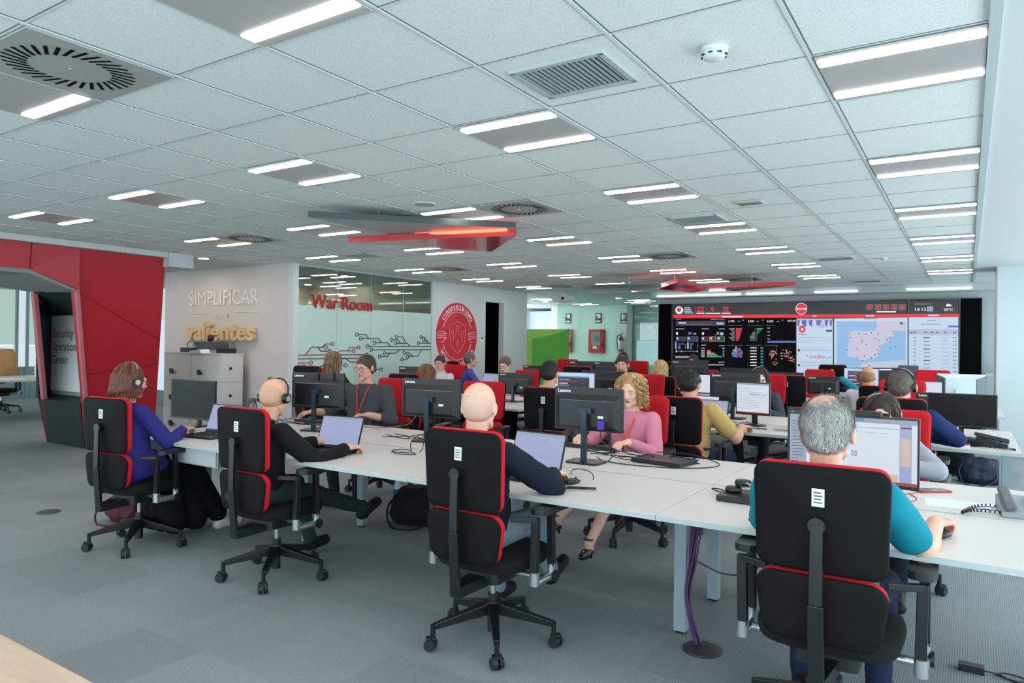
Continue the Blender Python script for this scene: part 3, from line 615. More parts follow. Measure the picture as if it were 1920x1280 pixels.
E_ = [emat('scr_dark','26272A',1.0),emat('scr_red','E2142A',1.0),emat('scr_white','E8EEF6',1.0),emat('scr_paleblue','C3DBF2',0.95),emat('scr_sea','8FBDEB',0.95),emat('scr_land','CBC9E0',0.95),
 emat('scr_black','131416',1.0),emat('scr_green','2FA66A',1.0),emat('scr_blue','4A63B8',1.0),emat('scr_teal','2E8A9C',1.0),emat('scr_orange','D98B5C',1.0),emat('scr_grey','8C9096',1.0),
 emat('scr_purple','7A5CB0',1.0),emat('scr_navy','1E2A5C',1.0),emat('scr_ink','3B4450',1.0),emat('scr_lilac','B5BBDD',0.95),emat('scr_darkred','7C2432',1.0)]
DK,RD,WH,PB,SEA,LAND,BK,GN,BL,TL,OR,GR,PU,NV,INK,LI,DR = range(17)
mb = MB(); lay = [0.032]
def R_(u0, v0, u1, v1, c, l=1):
    y = SY-0.030-0.003*l; mb.m = c; mb.add([art(u0,v1,1,y),art(u1,v1,1,y),art(u1,v0,1,y),art(u0,v0,1,y)], [(0,1,2,3)])
def P_(pts, c, l=1):
    y = SY-0.030-0.003*l; mb.m = c; mb.add([art(u,v,1,y) for u,v in pts], [tuple(range(len(pts)))])
def D_(u, v, r, c, l=2, n=20): P_([(u+r*math.cos(2*PI*k/n), v+r*math.sin(2*PI*k/n)) for k in range(n)][::-1], c, l)
def T_(s, u, v, hpx, c, l=3, wpx=None):
    y = SY-0.030-0.003*l; O = art(u,v,1,y); W = art(u+10,v,1,y)-O; H = art(u,v-10,1,y)-O
    mb.m = c; mb.text(s, O, (1,0,0), (0,0,1), H.z/10*hpx, width=None if wpx is None else W.x/10*wpx, bold=0.008)
P_([(1262,570),(1798,562),(1798,730),(1262,730)][::-1], DK, 0)
P_([(1262,590),(1798,588),(1798,594.5),(1262,596.5)][::-1], RD, 1); P_([(1262,570.5),(1701,563.8),(1701,588),(1262,590)][::-1], BK, 1); P_([(1704,564),(1797,562.5),(1797,588),(1704,588.3)][::-1], BK, 1)
D_(1273.6,581.4,7.4,WH); D_(1273,580.8,3.9,RD,3); P_([(1273,577),(1277,575),(1276,580)],RD,4)
for k, w_ in enumerate((11,13,14,17)): R_(1283,576+3.2*k,1283+w_,577.8+3.2*k,LI,2)
R_(1303.5,574,1304,589,GR,2)
R_(1307,575,1319,582,RD,2); R_(1309,577,1317,580.5,BK,3); R_(1306,583,1320,585,RD,2)
D_(1336,578.5,3.2,RD,2); D_(1336,578.3,1.8,BK,3); R_(1334.8,581,1337.2,584,RD,3)
R_(1355,575,1367,577,RD,2); R_(1356,578.2,1366,580,RD,2); R_(1356,581,1358,585,RD,2); R_(1360,581,1362,585,RD,2); R_(1364,581,1366,585,RD,2)
for a, b in ((1306,1321),(1323,1351),(1353,1370)): R_(a,586.3,b,588,WH,2)
R_(1353,592.5,1393,594.6,WH,2); R_(1524,591.5,1531,593.3,WH,2); R_(1623,591,1639,593,WH,2); R_(1740,590,1761,592,WH,2)
R_(1702.4,562,1703.2,725,GR,5); R_(1562,590,1563,725,INK,5); R_(1492.4,597,1493,725,INK,5)
D_(1502.5,578.5,11,WH,2); D_(1502.5,578.5,10,RD,3); R_(1493,577,1512,580,WH,4); R_(1495,578,1510,579,RD,5)
# left dashboard, converted from a 6.4 times enlarged view
def q(x0,y0,x1,y1,c,l=2): R_(1220+x0/6.4,560+y0/6.4,1220+x1/6.4,560+y1/6.4,c,l)
q(300,242,368,252,BL); q(722,242,795,252,GR); q(800,242,890,252,BL); q(300,265,895,325,NV); q(306,271,889,319,BK,3); q(335,283,425,294,WH,4); q(335,302,735,306,GR,4); q(790,285,878,308,LI,4)
q(300,356,402,366,GR); q(610,356,700,366,GR); q(820,356,890,366,GR); q(305,400,328,430,WH); q(452,398,490,430,BL); q(512,408,546,428,GR); q(615,402,640,430,WH); q(793,396,820,430,GN); q(832,402,872,436,LI); q(755,428,795,436,DR)
for a, b, c in ((300,425,NV),(435,570,BL),(608,690,DR),(705,785,OR),(797,888,GN)):
    q(a,452,b,512,c); q(a+6,457,b-6,507,BK,3); q(a+10,464,a+32,480,WH,4); q(a+12,486,a+36,494,GR,4)
q(296,515,310,602,LI); q(330,536,400,548,BL); q(330,560,358,604,PU); q(412,540,418,600,GR); q(438,520,456,602,LI); q(470,536,512,548,TL); q(474,556,490,604,TL); q(560,540,566,600,GR)
q(300,626,568,631,GR); q(302,612,312,642,WH,3); q(364,622,372,640,WH,3); q(558,620,566,642,WH,3); q(295,686,565,712,GR); q(297,740,382,750,GR)
q(608,550,662,562,GR); q(820,558,888,568,GR); q(608,586,648,598,GR); q(862,590,884,600,WH)
for k, (w_, c) in enumerate(((40,OR),(48,OR),(95,OR),(125,GR),(180,GN))): q(675,612+18*k,675+w_+ (0 if k else 0),628+18*k,(RD,OR,OR,TL,GN)[k],3)
for k in range(5): q(605,615+18*k,648,624+18*k,LI); q(866,612+18*k,884,622+18*k,GR)
q(602,748,686,758,GR); q(812,756,886,765,GR); q(690,786,882,798,LI,3)
T_('1,19K',1220+935/6.4,560+282/6.4,3.9,WH,3,11.5); T_('4,76K',1220+1165/6.4,560+282/6.4,3.9,WH,3,12); T_('5,67K',1220+1398/6.4,560+282/6.4,3.9,WH,3,12); T_('297,99',1220+1642/6.4,560+278/6.4,3.9,WH,3,15)
for x in (1045,1270,1512): q(x,266,x+30,276,GR)
for x in (1100,1335,1572): q(x,248,x+18,264,TL)
for a, b in ((915,1100),(1150,1340),(1380,1480)): q(a,315,b,322,INK,2)
for a, b in ((918,1105),(1150,1340),(1380,1530)): q(a,557,b,562,INK,2)
for k in range(10): q(1022,352+15.5*k,1022+75-4.2*k,363+15.5*k,RD,3); q(940+(k*13)%45,354+15.5*k,1008,361+15.5*k,GR,3)
for k in range(10): q(1272,352+15.5*k,1272+max(8,78-16*k),360+15.5*k,GN,3); q(1180+(70-9*k if k < 6 else 10),354+15.5*k,1258,361+15.5*k,INK if k < 3 else GR,3)
for k in range(4): q(1400,345+43*k,1432,357+43*k,GR)
q(1400,502,1745,530,BL,2); q(1400,504,1745,512,INK,3)
cx, cy = 1220+1035/6.4, 560+655/6.4
for k in range(22):
    a = -PI/2+2*PI*k/22; rr = (11.5 if k < 9 else 8.0 if k < 14 else 10) ; c = (DR,PU,PU)[k % 3] if k < 11 else (BL,SEA,BL)[k % 3]
    P_([(cx,cy),(cx+rr*math.cos(a+0.22),cy+rr*math.sin(a+0.22)),(cx+rr*math.cos(a),cy+rr*math.sin(a))], c, 3)
q(1018,572,1030,640,LI,4)
for k in range(7): q(1196,583+35*k,1272,594+35*k,WH,3); q(1318,581+35*k,1352,598+35*k,TL,3); q(1164,585+35*k,1170,593+35*k,DR,3)
rr_ = random.Random(3)
for cxm, cym, sx, sy, nn in ((1465,640,45,55,55),(1490,760,30,40,18),(1620,660,70,70,60),(1690,720,40,50,30)):
    for k in range(nn):
        x = rr_.gauss(cxm, sx*0.5); y = rr_.gauss(cym, sy*0.5); s_ = rr_.uniform(6,16)
        if x < 1738: q(x,y,x+s_,y+s_*0.8,rr_.choice((OR,DR,LI,OR,DR)),3)
# pale column with play button
R_(1493.5,597,1561.5,730,PB,1); R_(1493.5,597,1561.5,600,LI,2)
for a,b,c in ((1494,1500,PU),(1503,1513,BL),(1516,1524,PU),(1530,1541,PU),(1546,1553,BL),(1555,1561,PU)): P_([(a,600),(b,600),(b-2,613),(a+1,609)][::-1],c,2)
P_([(1534,614),(1541,600),(1548,614)][::-1],LI,3)
D_(1504,617,7.6,WH,3); D_(1504,617,6.8,RD,4); P_([(1502,613.5),(1508,617),(1502,620.5)],WH,5)
R_(1549,618,1560,622,INK,3)
for v in (626,632,637,641,650,654): R_(1496,v,1496+{626:16,632:52,637:60,641:30,650:55,654:50}[v],v+1,LI if v > 626 else INK,2)
T_('in',1518,671.5,7,GR,3,8); T_('cib',1527.5,671.5,7.5,RD,3,13); T_('e',1541,671.5,6,GR,3,6); D_(1513.5,666,1.3,RD,3); R_(1550,670,1558,671,INK,3)
for v in (656.5,684.5): D_(1498,v,2.5,DR,3); R_(1503,v-0.5,1558,v+0.3,GR,2)
for v in (676,679,690): R_(1500,v,1552,v+0.8,LI,2)
# map
P_([(1564,597),(1701.5,595),(1701.5,730),(1564,730)][::-1], PB, 1); R_(1569,602,1698,687,SEA,2); R_(1619,596.5,1646,598,GR,2)
def mp(x, y): return (1480+x/4.364, 520+y/4.364)
for poly in ([(478,445),(560,432),(640,440),(690,438),(745,452),(800,480),(848,478),(835,500),(790,530),(750,560),(735,600),(728,640),(690,668),(640,668),(600,690),(560,665),(525,655),(480,650),(470,600),(490,520)],
             [(710,358),(945,356),(945,440),(860,432),(850,478),(800,480),(745,452),(690,438),(720,400)],[(560,728),(600,700),(700,690),(860,680),(945,678),(945,728)]):
    P_([mp(*p) for p in poly], LAND, 3)
for x, y in ((492,458),(499,490),(570,460),(624,462),(670,454),(728,463),(850,442),(706,500),(735,515),(800,510),(826,496),(595,523),(630,548),(740,566),(474,595),(558,586),(726,592),(727,623),(702,634),(615,642),(558,654),(671,660),(597,680),(652,722),(826,580),(868,566)):
    u, v = mp(x, y); R_(u-1.1,v-1.1,u+1.1,v+1.1,INK,4)
R_(1687,604,1693,608,INK,4)
R_(1570,689,1700,700,DK,3); R_(1608,691.5,1672,694,WH,4); R_(1570,700,1700,730,DK,3)
for a,b in ((684,696),(722,728)): pass
# icons and clock
for k in range(5):
    u = 1625+15.3*k; R_(u,570.3,u+11.5,580.3,GR,2); R_(u+0.7,571,u+10.8,579.6,DR,3); D_(u+5.7,575.3,3.2,RD,4,8)
R_(1643,583,1680,585.5,WH,2)
T_('16',1715.5,582.5,6,WH,3,9.5); T_('12',1728.5,582.5,6,WH,3,8); R_(1738.5,574.5,1749.5,583.5,LI,2); T_('33',1740,582,5.5,INK,3,8); T_('20ºC',1769.5,583,5.6,WH,3,17.5)
D_(1777,571.5,2.6,WH,3); D_(1780,572,2.4,WH,3); R_(1774,571.5,1784,573.8,WH,3); R_(1715,569,1747,570.3,GR,3)
# table on the right
P_([(1704,594.5),(1797,594),(1797,730),(1704,730)][::-1], PB, 1); R_(1738,600,1754,601.3,GR,2); R_(1727,607,1765,608.3,GR,2); R_(1778,610,1797,613.5,BL,2); R_(1704,617,1797,628,LI,2)
for x in (1706,1713,1733,1745,1755,1770,1787): R_(x,622,x+5,624,INK,3)
for k in range(14):
    v = 632+7.1*k; R_(1706,v+5,1795,v+5.6,LI,2); R_(1712,v,1718,v+1.6,GR,3); R_(1731,v,1744,v+1.6,INK if k%3==0 else GR,3); R_(1766,v,1779,v+1.4,LI,3); R_(1786,v,1795,v+1.4,GR,3)
mb.build('screen_image', E_, t)
# ------------------------------------------------------------------ right side
struct('wall_pillar', MB().box(0.34,1.3,11.9,12.6,0,CZ), mat('pillar_paint','BCC9CC',0.8))
struct('wall_pillar_edge', MB().box(0.325,0.34,11.88,12.6,0,CZ), mat('pillar_edge','A9A7A6',0.6))
t = thing('low_cabinet', 'low pale cabinet against the end wall right of the black screen panel', 'cabinet', (0.28,14.5,0)); MB().box(-0.02,0.9,-0.2,0.45,0,1.02).build('body', mat('low_cab','9FB0B6',0.6), t); MB().box(-0.03,0.91,-0.21,0.46,1.02,1.06).build('top', mat('low_cab_top','B8C6CA',0.6), t)
fr = mat('window_frame_white', 'D8DDDE', 0.5)
def glazing(n, a0, a1, fixed, axis, step=1.5):
    mb = MB(); k = a0
    while k <= a1+0.01:
        if axis == 'x': mb.box(fixed-0.05,fixed+0.05,k-0.03,k+0.03,0,CZ)
        else: mb.box(k-0.03,k+0.03,fixed-0.05,fixed+0.05,0,CZ)
        k += step
    for z0, z1 in ((0,0.12),(CZ-0.1,CZ)):
        if axis == 'x': mb.box(fixed-0.05,fixed+0.05,a0,a1,z0,z1)
        else: mb.box(a0,a1,fixed-0.05,fixed+0.05,z0,z1)
    struct('window_%d' % n, mb, fr)
glazing(8, -3, 15, 2.3, 'x'); glazing(9, -20, 2.3, -3, 'y', 1.86)  # second glazing, unseen behind the camera, is added and left open for fill light
# far left office: windows with blinds
bl = emat('blind_glow_mint', 'B9D8CE', 0.85); bw = emat('blind_glow_white', 'D6E4EC', 1.0)
mb = MB()
mb.m = 0
for y0, y1 in ((-3,1.4),(1.5,4.6),(4.7,7.85),(8.12,9.0)): mb.box(-19.55,-19.5,y0,y1,1.28,CZ)
mb.m = 1; mb.box(-19.55,-19.5,7.92,8.10,0.9,CZ); mb.box(-19.55,-19.5,-3,9,0.75,1.26)
mb.m = 2; mb.box(-19.6,-19.48,-3,9,0,0.75)
for y in (1.45,4.65,7.88,8.11): mb.box(-19.6,-19.45,y-0.03,y+0.03,0,CZ)
struct('window_10', mb, [bl, bw, mat('far_frame_grey','8DA0A0',0.6)])
mb = MB(); mb.m = 1; mb.box(-19.5,-11.7,9.2,9.25,0.3,1.9); mb.m = 0; mb.box(-19.5,-11.7,9.2,9.25,1.9,CZ); mb.m = 2; mb.box(-19.5,-11.7,9.2,9.3,0,0.3)
struct('window_11', mb, [emat('blind_pale_mint','C3DFD8',1.0), emat('window_pale_blue','CFE3F2',1.05), MATS['far_frame_grey']])
# ------------------------------------------------------------------ office chair
def pad(mb, w0, w1, z0, z1, th, bend, y0, lean, rr=0.05, grow=0.0, n=9):
    # curved cushion/shell: rounded rectangle in X-Z, thickness in Y, bent round the sitter
    hz = (z1-z0)/2; cz = (z0+z1)/2; pts = []
    for cx, cy, a0 in ((1,1,0),(-1,1,90),(-1,-1,180),(1,-1,270)):
        for k in range(7):
            a = math.radians(a0+15*k); hw = (w1 if cy > 0 else w0)/2
            pts.append(((hw-rr)*cx+rr*math.cos(a), (hz-rr)*cy+rr*math.sin(a)))
    def P(x, z, y): return (x, y0+y+bend*x*x+lean*(z+cz-0.45)+0.25*0*(z*z), z+cz)
    N = len(pts); rings = []
    for s_, yy in ((0.0,th*0.55),(0.2,th*0.55),(0.4,th*0.54),(0.6,th*0.52),(0.78,th*0.49),(0.9,th*0.44),(0.97,th*0.30),(1.0,0.0),(0.985,-th*0.35),(0.93,-th*0.45),(0.75,-th*0.45),(0.5,-th*0.45),(0.25,-th*0.45),(0.0,-th*0.45)):
        rings.append([P(x*s_, z*s_, yy) for x, z in pts])
    vs = [p for r in rings for p in r]; fs = []
    for i in range(len(rings)-1): fs += [(i*N+j,i*N+(j+1)%N,(i+1)*N+(j+1)%N,(i+1)*N+j) for j in range(N)]
    return mb.add(vs, fs, True)
def make_chair():
    t = thing('office_chair', '', 'chair')
    # faces +Y; backrest stands behind at y = -0.24
    u = obj_ = pad(MB(), 0.415, 0.432, 0.695, 1.065, 0.045, 0.55, -0.235, -0.05, 0.045).build('back_cushion', red_fab, t)
    pad(MB(), 0.42, 0.437, 0.693, 1.060, 0.022, 0.55, -0.268, -0.05, 0.045).build('back_shell', shell_blk, t)
    pad(MB(), 0.385, 0.418, 0.455, 0.685, 0.045, 0.55, -0.235, -0.05, 0.06).build('lumbar_cushion', red_fab, t)
    pad(MB(), 0.392, 0.425, 0.450, 0.682, 0.022, 0.55, -0.268, -0.05, 0.06).build('lumbar_shell', shell_blk, t)
    mb = MB(); mb.m = 0; mb.box(-0.02,0.02,-0.301,-0.296,0.925,0.985); mb.m = 1
    for k in range(4): mb.box(-0.014,0.014-0.004*(k%2),-0.3025,-0.3012,0.937+0.011*k,0.9415+0.011*k)
    mb.build('paper_label', [label_w, lbl_ink], t)
    mb = MB(); mb.bar((0,-0.300,0.30),(0,-0.325,0.60),0.052,0.022,0.05,0.02,up=(0,1,0)); mb.bar((0,-0.325,0.60),(0,-0.322,0.87),0.044,0.02,0.04,0.018,up=(0,1,0)); mb.cyl((0,-0.33,0.865),(0,-0.285,0.865),0.028)
    mb.bar((0,-0.31,0.325),(0,-0.05,0.34),0.06,0.05,0.12,0.05); mb.build('back_post', black_sat, t, 0.003)
    mb = MB(); mb.loft([((0,0.0,z),(1,0,0),(0,1,0),a,b) for z,a,b in ((0.395,0.20,0.20),(0.405,0.235,0.225),(0.44,0.245,0.235),(0.465,0.238,0.228),(0.475,0.19,0.18))],28,3.5)
    mb.build('seat', black_fab, t)
    MB().rbox(-0.11,0.11,-0.14,0.12,0.325,0.395,0.03).build('seat_mechanism', black_pl, t)
    for s in (-1, 1):
        a = MB(); a.bar((s*0.295,-0.10,0.40),(s*0.300,-0.10,0.665),0.036,0.030,up=(0,1,0)); a.bar((s*0.305,-0.10,0.655),(s*0.195,-0.15,0.655),0.026,0.024)
        a.bar((s*0.30,0.05,0.41),(s*0.30,0.04,0.67),0.034,0.028,up=(0,1,0))
        A = a.build('armrest', black_sat, t, 0.003)
        MB().rbox(s*0.295-0.045,s*0.295+0.045,-0.09,0.17,0.672,0.70,0.04).build('arm_pad', black_pl, A)
        b = MB(); b.cyl((s*0.297,-0.10,0.355),(s*0.296,-0.10,0.415),0.022); b.cyl((s*0.297,-0.10,0.365),(s*0.30,0.05,0.365),0.019); b.cyl((s*0.30,0.05,0.355),(s*0.30,0.05,0.42),0.019); b.cyl((s*0.10,0.0,0.362),(s*0.29,0.0,0.362),0.016)
        b.build('arm_bracket', silver, A)
        MB().cyl((s*0.318,0.05,0.365),(s*0.330,0.05,0.365),0.027).build('arm_knob', black_pl, A)
    mb = MB(); mb.cyl((0,0,0.20),(0,0,0.34),0.014); mb.build('gas_lift', silver, t); MB().cyl((0,0,0.05),(0,0,0.235),0.026).build('lift_cover', black_pl, t)
    b = MB(); b.cyl((0,0,0.135),(0,0,0.20),0.042,0.036)
    for k in range(5):
        a = 2*PI*k/5+0.35; c, s_ = math.cos(a), math.sin(a)
        b.bar((c*0.03,s_*0.03,0.165),(c*0.30,s_*0.30,0.112),0.052,0.055,0.028,0.026); b.cyl((c*0.305,s_*0.305,0.05),(c*0.305,s_*0.305,0.122),0.012)
    b.build('star_base', black_sat, t, 0.003)
    for k in range(5):
        a = 2*PI*k/5+0.35; c, s_ = math.cos(a)*0.315, math.sin(a)*0.315; e = a+1.1+k; ex, ey = math.cos(e), math.sin(e)
        w_ = MB()
        for d in (-1, 1): w_.cyl((c+ex*d*0.006,s_+ey*d*0.006,0.030),(c+ex*d*0.026,s_+ey*d*0.026,0.030),0.030,0.027,16)
        w_.bar((c,s_,0.05),(c,s_,0.064),0.045,0.03); w_.build('caster', mat('caster_grey','1E2224',0.5), t)
    return t
chair0 = None
def chair(x, y, rz, lab, dz=0.0, sc=1.0):
    global chair0
    if chair0 is None: chair0 = make_chair(); chair0['group'] = 'office chairs'; r = chair0; r.location = (x,y,0); r.rotation_euler = (0,0,rz); r['label'] = lab
    else: r = dup(chair0, (x,y,0), rz, lab)
    if dz:
        for c in r.children:
            if c.name.split('.')[0] in ('back_cushion','back_shell','lumbar_cushion','lumbar_shell','paper_label','back_post'): c.location.z += dz
    return r
CH = [(-4.93,2.78,0.14,'black backed office chair of the woman in the purple jacket',0),
(-3.60,2.90,0.0,'black backed office chair of the bald man in the dark jacket',0),
(-1.955,2.88,0.0,'black backed office chair of the bald man in the navy sweater',0),
(-0.42,2.86,0.0,'large black backed chair nearest the camera, under the grey haired man in teal',0.0),
(-4.78,5.06,PI+0.1,'red cushioned chair behind the man in grey with the lanyard',0.04),
(-2.15,5.00,PI,'red cushioned chair of the curly haired woman in pink',0.0),
(-0.42,5.02,PI-0.05,'red chair of the woman hidden behind the lit widescreen monitor',0.0),
(-3.87,5.35,PI+0.25,'empty red chair behind the head of the bald man in navy',0.03),
(-6.75,6.10,0.1,'black backed chair of the long haired woman by the glass wall',0.1),
(-5.10,6.02,0.0,'black backed chair of the brown haired woman behind the upright monitor',0.06),
(-3.10,5.60,0.0,'black backed chair of the man in the beige hoodie',0.02),
(-1.93,5.62,0.0,'black backed chair of the man in the yellow shirt',0.0),
(-0.44,5.76,0.0,'black backed chair of the man in navy with a headset',0.06),
(-6.97,8.85,PI,'red chair of the man in the white shirt and glasses near the badge',0.05),
(-3.45,8.35,PI,'red chair of the bearded man in the grey shirt',0.03),
(-2.02,8.45,PI-0.1,'red chair of the woman in plaid with a headset',0.08),
(-0.58,8.25,PI,'empty red chair seen past the head of the man in navy',0.07),
(-7.02,9.50,-0.5,'black backed chair of the man in the violet shirt',0.10),
(-3.38,9.05,0.0,'black backed chair of the blonde woman in black',0.0),
(-4.55,8.97,0.0,'empty black backed chair above the terminal screen',0.10),
(-1.80,9.06,0.0,'wide black empty chair right of the woman in plaid',0.07),
(-0.82,9.12,0.0,'black backed chair of the bald man in the white shirt',-0.02),
(-6.48,11.75,PI,'red empty chair in front of the green booth',0.12),
(-5.05,11.75,PI,'red chair behind the bearded man',0.12),
(-4.50,12.6,0.0,'small far black chair left of the video wall',0.12),
(-1.93,11.55,PI,'red empty chair behind the monitor on a stand, before the incibe panel',0.06),
(-0.42,11.5,PI,'red empty chair behind the white framed monitor',0.10),
(-1.90,13.1,0.0,'black chair back in front of the map screen',0.12),
(-3.78,11.8,PI,'chair of the far person in front of the dashboards',0.0),
(-15.7,6.1,-PI/2,'red chair with a tan jacket over it in the far left office',0.1),
(-15.6,7.35,-PI/2,'red chair right of the tan jacket in the far left office',0.16),
(-5.62,8.88,PI,'chair of the man in glasses by the doorway',0.0),
(-13.0,6.75,PI/2+0.4,'chair pushed under the far left table next to the portal',0)]
for x, y, rz, lab, dz in CH: chair(x, y, rz, lab, dz)

# ------------------------------------------------------------------ desks
def make_desk(legs, ly, w_=1.4, d=0.8):
    t = thing('desk', '', 'desk', group='white office desks')        # origin at left front corner on the floor
    mb = MB(); mb.m = 0; mb.box(0.0015,w_-0.0015+(0.36 if legs[0] > 1.5 else 0),0,d-0.004,DZ-0.024,DZ) if legs[0] > 0 else mb.box(-0.36,w_-0.0015,0,d-0.004,DZ-0.024,DZ); mb.m = 0
    tp = mb.build('desktop', white_desk, t); mb = MB(); mb.box(0.0015,w_-0.0015,-0.0015,0,DZ-0.024,DZ-0.002); mb.build('edge_band', desk_edge, tp)
    for x in legs:
        l = MB().box(x,x+0.06,ly,ly+0.06,0.012,DZ-0.06).build('leg', leg_grey, t); MB().cyl((x+0.03,ly+0.03,0),(x+0.03,ly+0.03,0.012),0.028).build('foot_pad', black_pl, l)
    MB().box(min(0.02,legs[0]),max(w_-0.02,legs[-1]+0.06),ly,ly+0.06,DZ-0.06,DZ-0.0245).build('frame', leg_grey, t)
    return t
DK_ = {}
def desk(x, y, side, lab, end=0):
    # side 0: user sits towards -Y, side 1: user sits towards +Y
    loc = (x, y, 0) if side == 0 else (x+1.4, y, 0); rz = 0 if side == 0 else PI
    key = (side, end)
    if key not in DK_:
        lg = {(0,0):(1.27,),(0,1):(0.04,1.27),(0,2):(1.30,),(0,3):(1.66,),(1,0):(0.07,),(1,1):(0.07,1.30),(1,2):(0.04,),(1,3):(-0.3,)}[key]
        t = DK_[key] = make_desk(lg, 0.60 if side == 0 else 0.40); t.location = loc; t.rotation_euler = (0,0,rz); t['label'] = lab
    else: dup(DK_[key], loc, rz, lab)
XN = {1:['of the woman in purple','of the bald man in the dark jacket','of the bald man in the navy sweater','of the grey haired man in teal, nearest the camera'],
      2:['behind the left end monitor of the front row','of the man in grey with the lanyard','of the woman in pink','of the woman behind the lit widescreen']}
for k in range(4):
    desk(-5.32+1.4*k, 2.885, 0, 'white desk '+XN[1][k], (1,0,0,3)[k]); desk(-5.32+1.4*k, 4.495, 1, 'white desk '+XN[2][k], (1,0,0,3)[k])
for k, l in enumerate(('of the man in the beige hoodie','of the man in the yellow shirt','of the man in navy with the headset')): desk(-3.87+1.4*k, 6.11, 0, 'white desk '+l, (1,0,2)[k])
for k, l in enumerate(('of the bearded man','of the woman in plaid','with the black dual monitor at the right end of the middle row')): desk(-3.87+1.4*k, 7.72, 1, 'white desk '+l, (1,0,2)[k])
for k, l in enumerate(('in front of the meeting room glass','of the long haired woman','with a black front panel and open right end')): desk(-8.18+1.4*k-0.2, 6.62, 0, 'white desk '+l, (1,0,2)[k])
for k, l in enumerate(('nearest the meeting room glass on its far side','of the man in the white shirt','of the man in glasses behind the grey monitor')): desk(-8.18+1.4*k-0.2, 8.23, 1, 'white desk '+l, (1,0,2)[k])
for k in range(6):
    q_ = ('first','second','third','fourth','fifth','sixth')[k]
    desk(-8.05+1.4*k, 9.32, 0, 'white desk in the far row facing the video wall, %s from the left' % q_, (1,0,0,0,0,2)[k]); desk(-8.05+1.4*k, 10.93, 1, 'white desk in the far row facing the camera, %s from the left' % q_, (1,0,0,0,0,2)[k])
t = thing('desk_screen', 'black front panel hanging under the desk left of the beige hoodie chair', 'modesty panel', (0,0,0))
MB().box(-5.55,-4.22,6.64,6.66,0.36,0.705).build('panel', soft_black, t)
t = thing('drawer_box', 'shallow grey drawer unit under the desk edge of the woman in purple', 'drawer unit', (0,0,0))
MB().box(-5.15,-4.25,2.93,3.35,0.59,0.708).build('body', mat('drawer_grey','9AA1A2',0.5), t, 0.004); MB().box(-5.14,-4.26,2.922,2.93,0.60,0.70).build('drawer_front', mat('drawer_front','A9AFB0',0.5), t)
t = thing('desk', 'white desk of the last row just before the map screen', 'desk', (0,0,0))
MB().box(-2.6,-0.1,11.95,12.75,DZ-0.024,DZ).build('desktop', white_desk, t)
for x_ in (-2.5,-0.2):
    for y_ in (12.05,12.65): MB().box(x_-0.03,x_+0.03,y_-0.03,y_+0.03,0,DZ-0.024).build('leg', leg_grey, t)
t = thing('desk', 'long pale table in the far left office behind the portal', 'desk', (0,0,0))
MB().box(-15.2,-13.6,3.6,6.7,DZ-0.03,DZ).build('desktop', white_desk, t)
for x_ in (-15.1,-13.7):
    for y_ in (3.7,6.6): MB().box(x_-0.03,x_+0.03,y_-0.03,y_+0.03,0,DZ-0.03).build('leg', leg_grey, t)
# wooden table at the lower left corner of the view
t = thing('wooden_table', 'pale wood table top at the lower left corner of the view', 'table', (-2.6,0.27,0))
MB().box(-1.3,1.3,-0.5,0.507,0.705,0.735).build('table_top', mat('wood_beige','C9AC93',0.5,noise=3,amt=0.10,scl=(1,14,1)), t, 0.002)
for sx in (-1,1):
    for sy in (-1,1): MB().box(sx*1.2-0.03,sx*1.2+0.03,sy*0.42-0.03,sy*0.42+0.03,0,0.705).build('leg', leg_grey, t)

# ------------------------------------------------------------------ screens
scr_off = mat('screen_black', '08090A', 0.45, spec=0.25)
SCR = {}
def content(kind, x0, x1, z0, z1, y, mb):
    W, H = x1-x0, z1-z0
    def r(a, b, c, d, m, l=1): mb.m = m; mb.add([(x0+W*a,y-0.0005*l,z0+H*b),(x0+W*c,y-0.0005*l,z0+H*b),(x0+W*c,y-0.0005*l,z0+H*d),(x0+W*a,y-0.0005*l,z0+H*d)], [(0,1,2,3)])
    g = random.Random(len(kind)*7+int(W*100))
    if kind == 'doc':
        r(0,0,1,1,1,0); r(0,0.94,1,1,2); r(0,0,1,0.035,6)
        for k in range(14): r(0.05,0.86-0.055*k,0.05+g.uniform(0.3,0.9),0.87-0.055*k,2)
        r(0.4,0.62,0.95,0.635,5,2)
    elif kind == 'blue':
        r(0,0,1,1,3,0); r(0,0.92,1,1,2); r(0,0,1,0.04,5)
        for k in range(13): r(0.05,0.84-0.06*k,0.05+g.uniform(0.25,0.88),0.852-0.06*k,2)
    elif kind == 'term':
        r(0,0,1,1,4,0); r(0.10,0.0,0.88,0.82,5); r(0.10,0.82,0.88,0.87,7)
        for k in range(9): r(0.13,0.72-0.075*k,0.13+g.uniform(0.15,0.5),0.75-0.075*k,(2,6,1)[k % 3],2)
    elif kind == 'mail':
        r(0,0,1,1,1,0); r(0,0,1,0.05,6); r(0,0.93,1,1,2); r(0.35,0.95,0.6,1,7,2); r(0,0.05,0.14,0.93,2)
        for k in range(16): r(0.02,0.88-0.05*k,0.02+g.uniform(0.04,0.1),0.89-0.05*k,5,2)
        r(0.14,0.85,0.86,0.86,2); r(0.14,0.78,0.78,0.785,2); r(0.87,0.05,0.96,0.93,3); r(0.88,0.30,0.95,0.72,8,2); r(0.6,0.06,0.86,0.16,8)
        r(0.88,0.87,0.96,0.89,5,3); r(0.505,0.40,0.520,0.48,5,2); r(0.530,0.40,0.545,0.48,5,2); r(0.508,0.41,0.517,0.47,1,3); r(0.533,0.41,0.542,0.47,1,3)
        for k in range(8): r(0.62+0.03*k,0.018,0.632+0.03*k,0.032,1,2)
    elif kind == 'white': r(0,0,1,1,1,0); r(0.9,0.08,0.93,0.14,5); r(0.1,0.9,0.9,0.91,2)
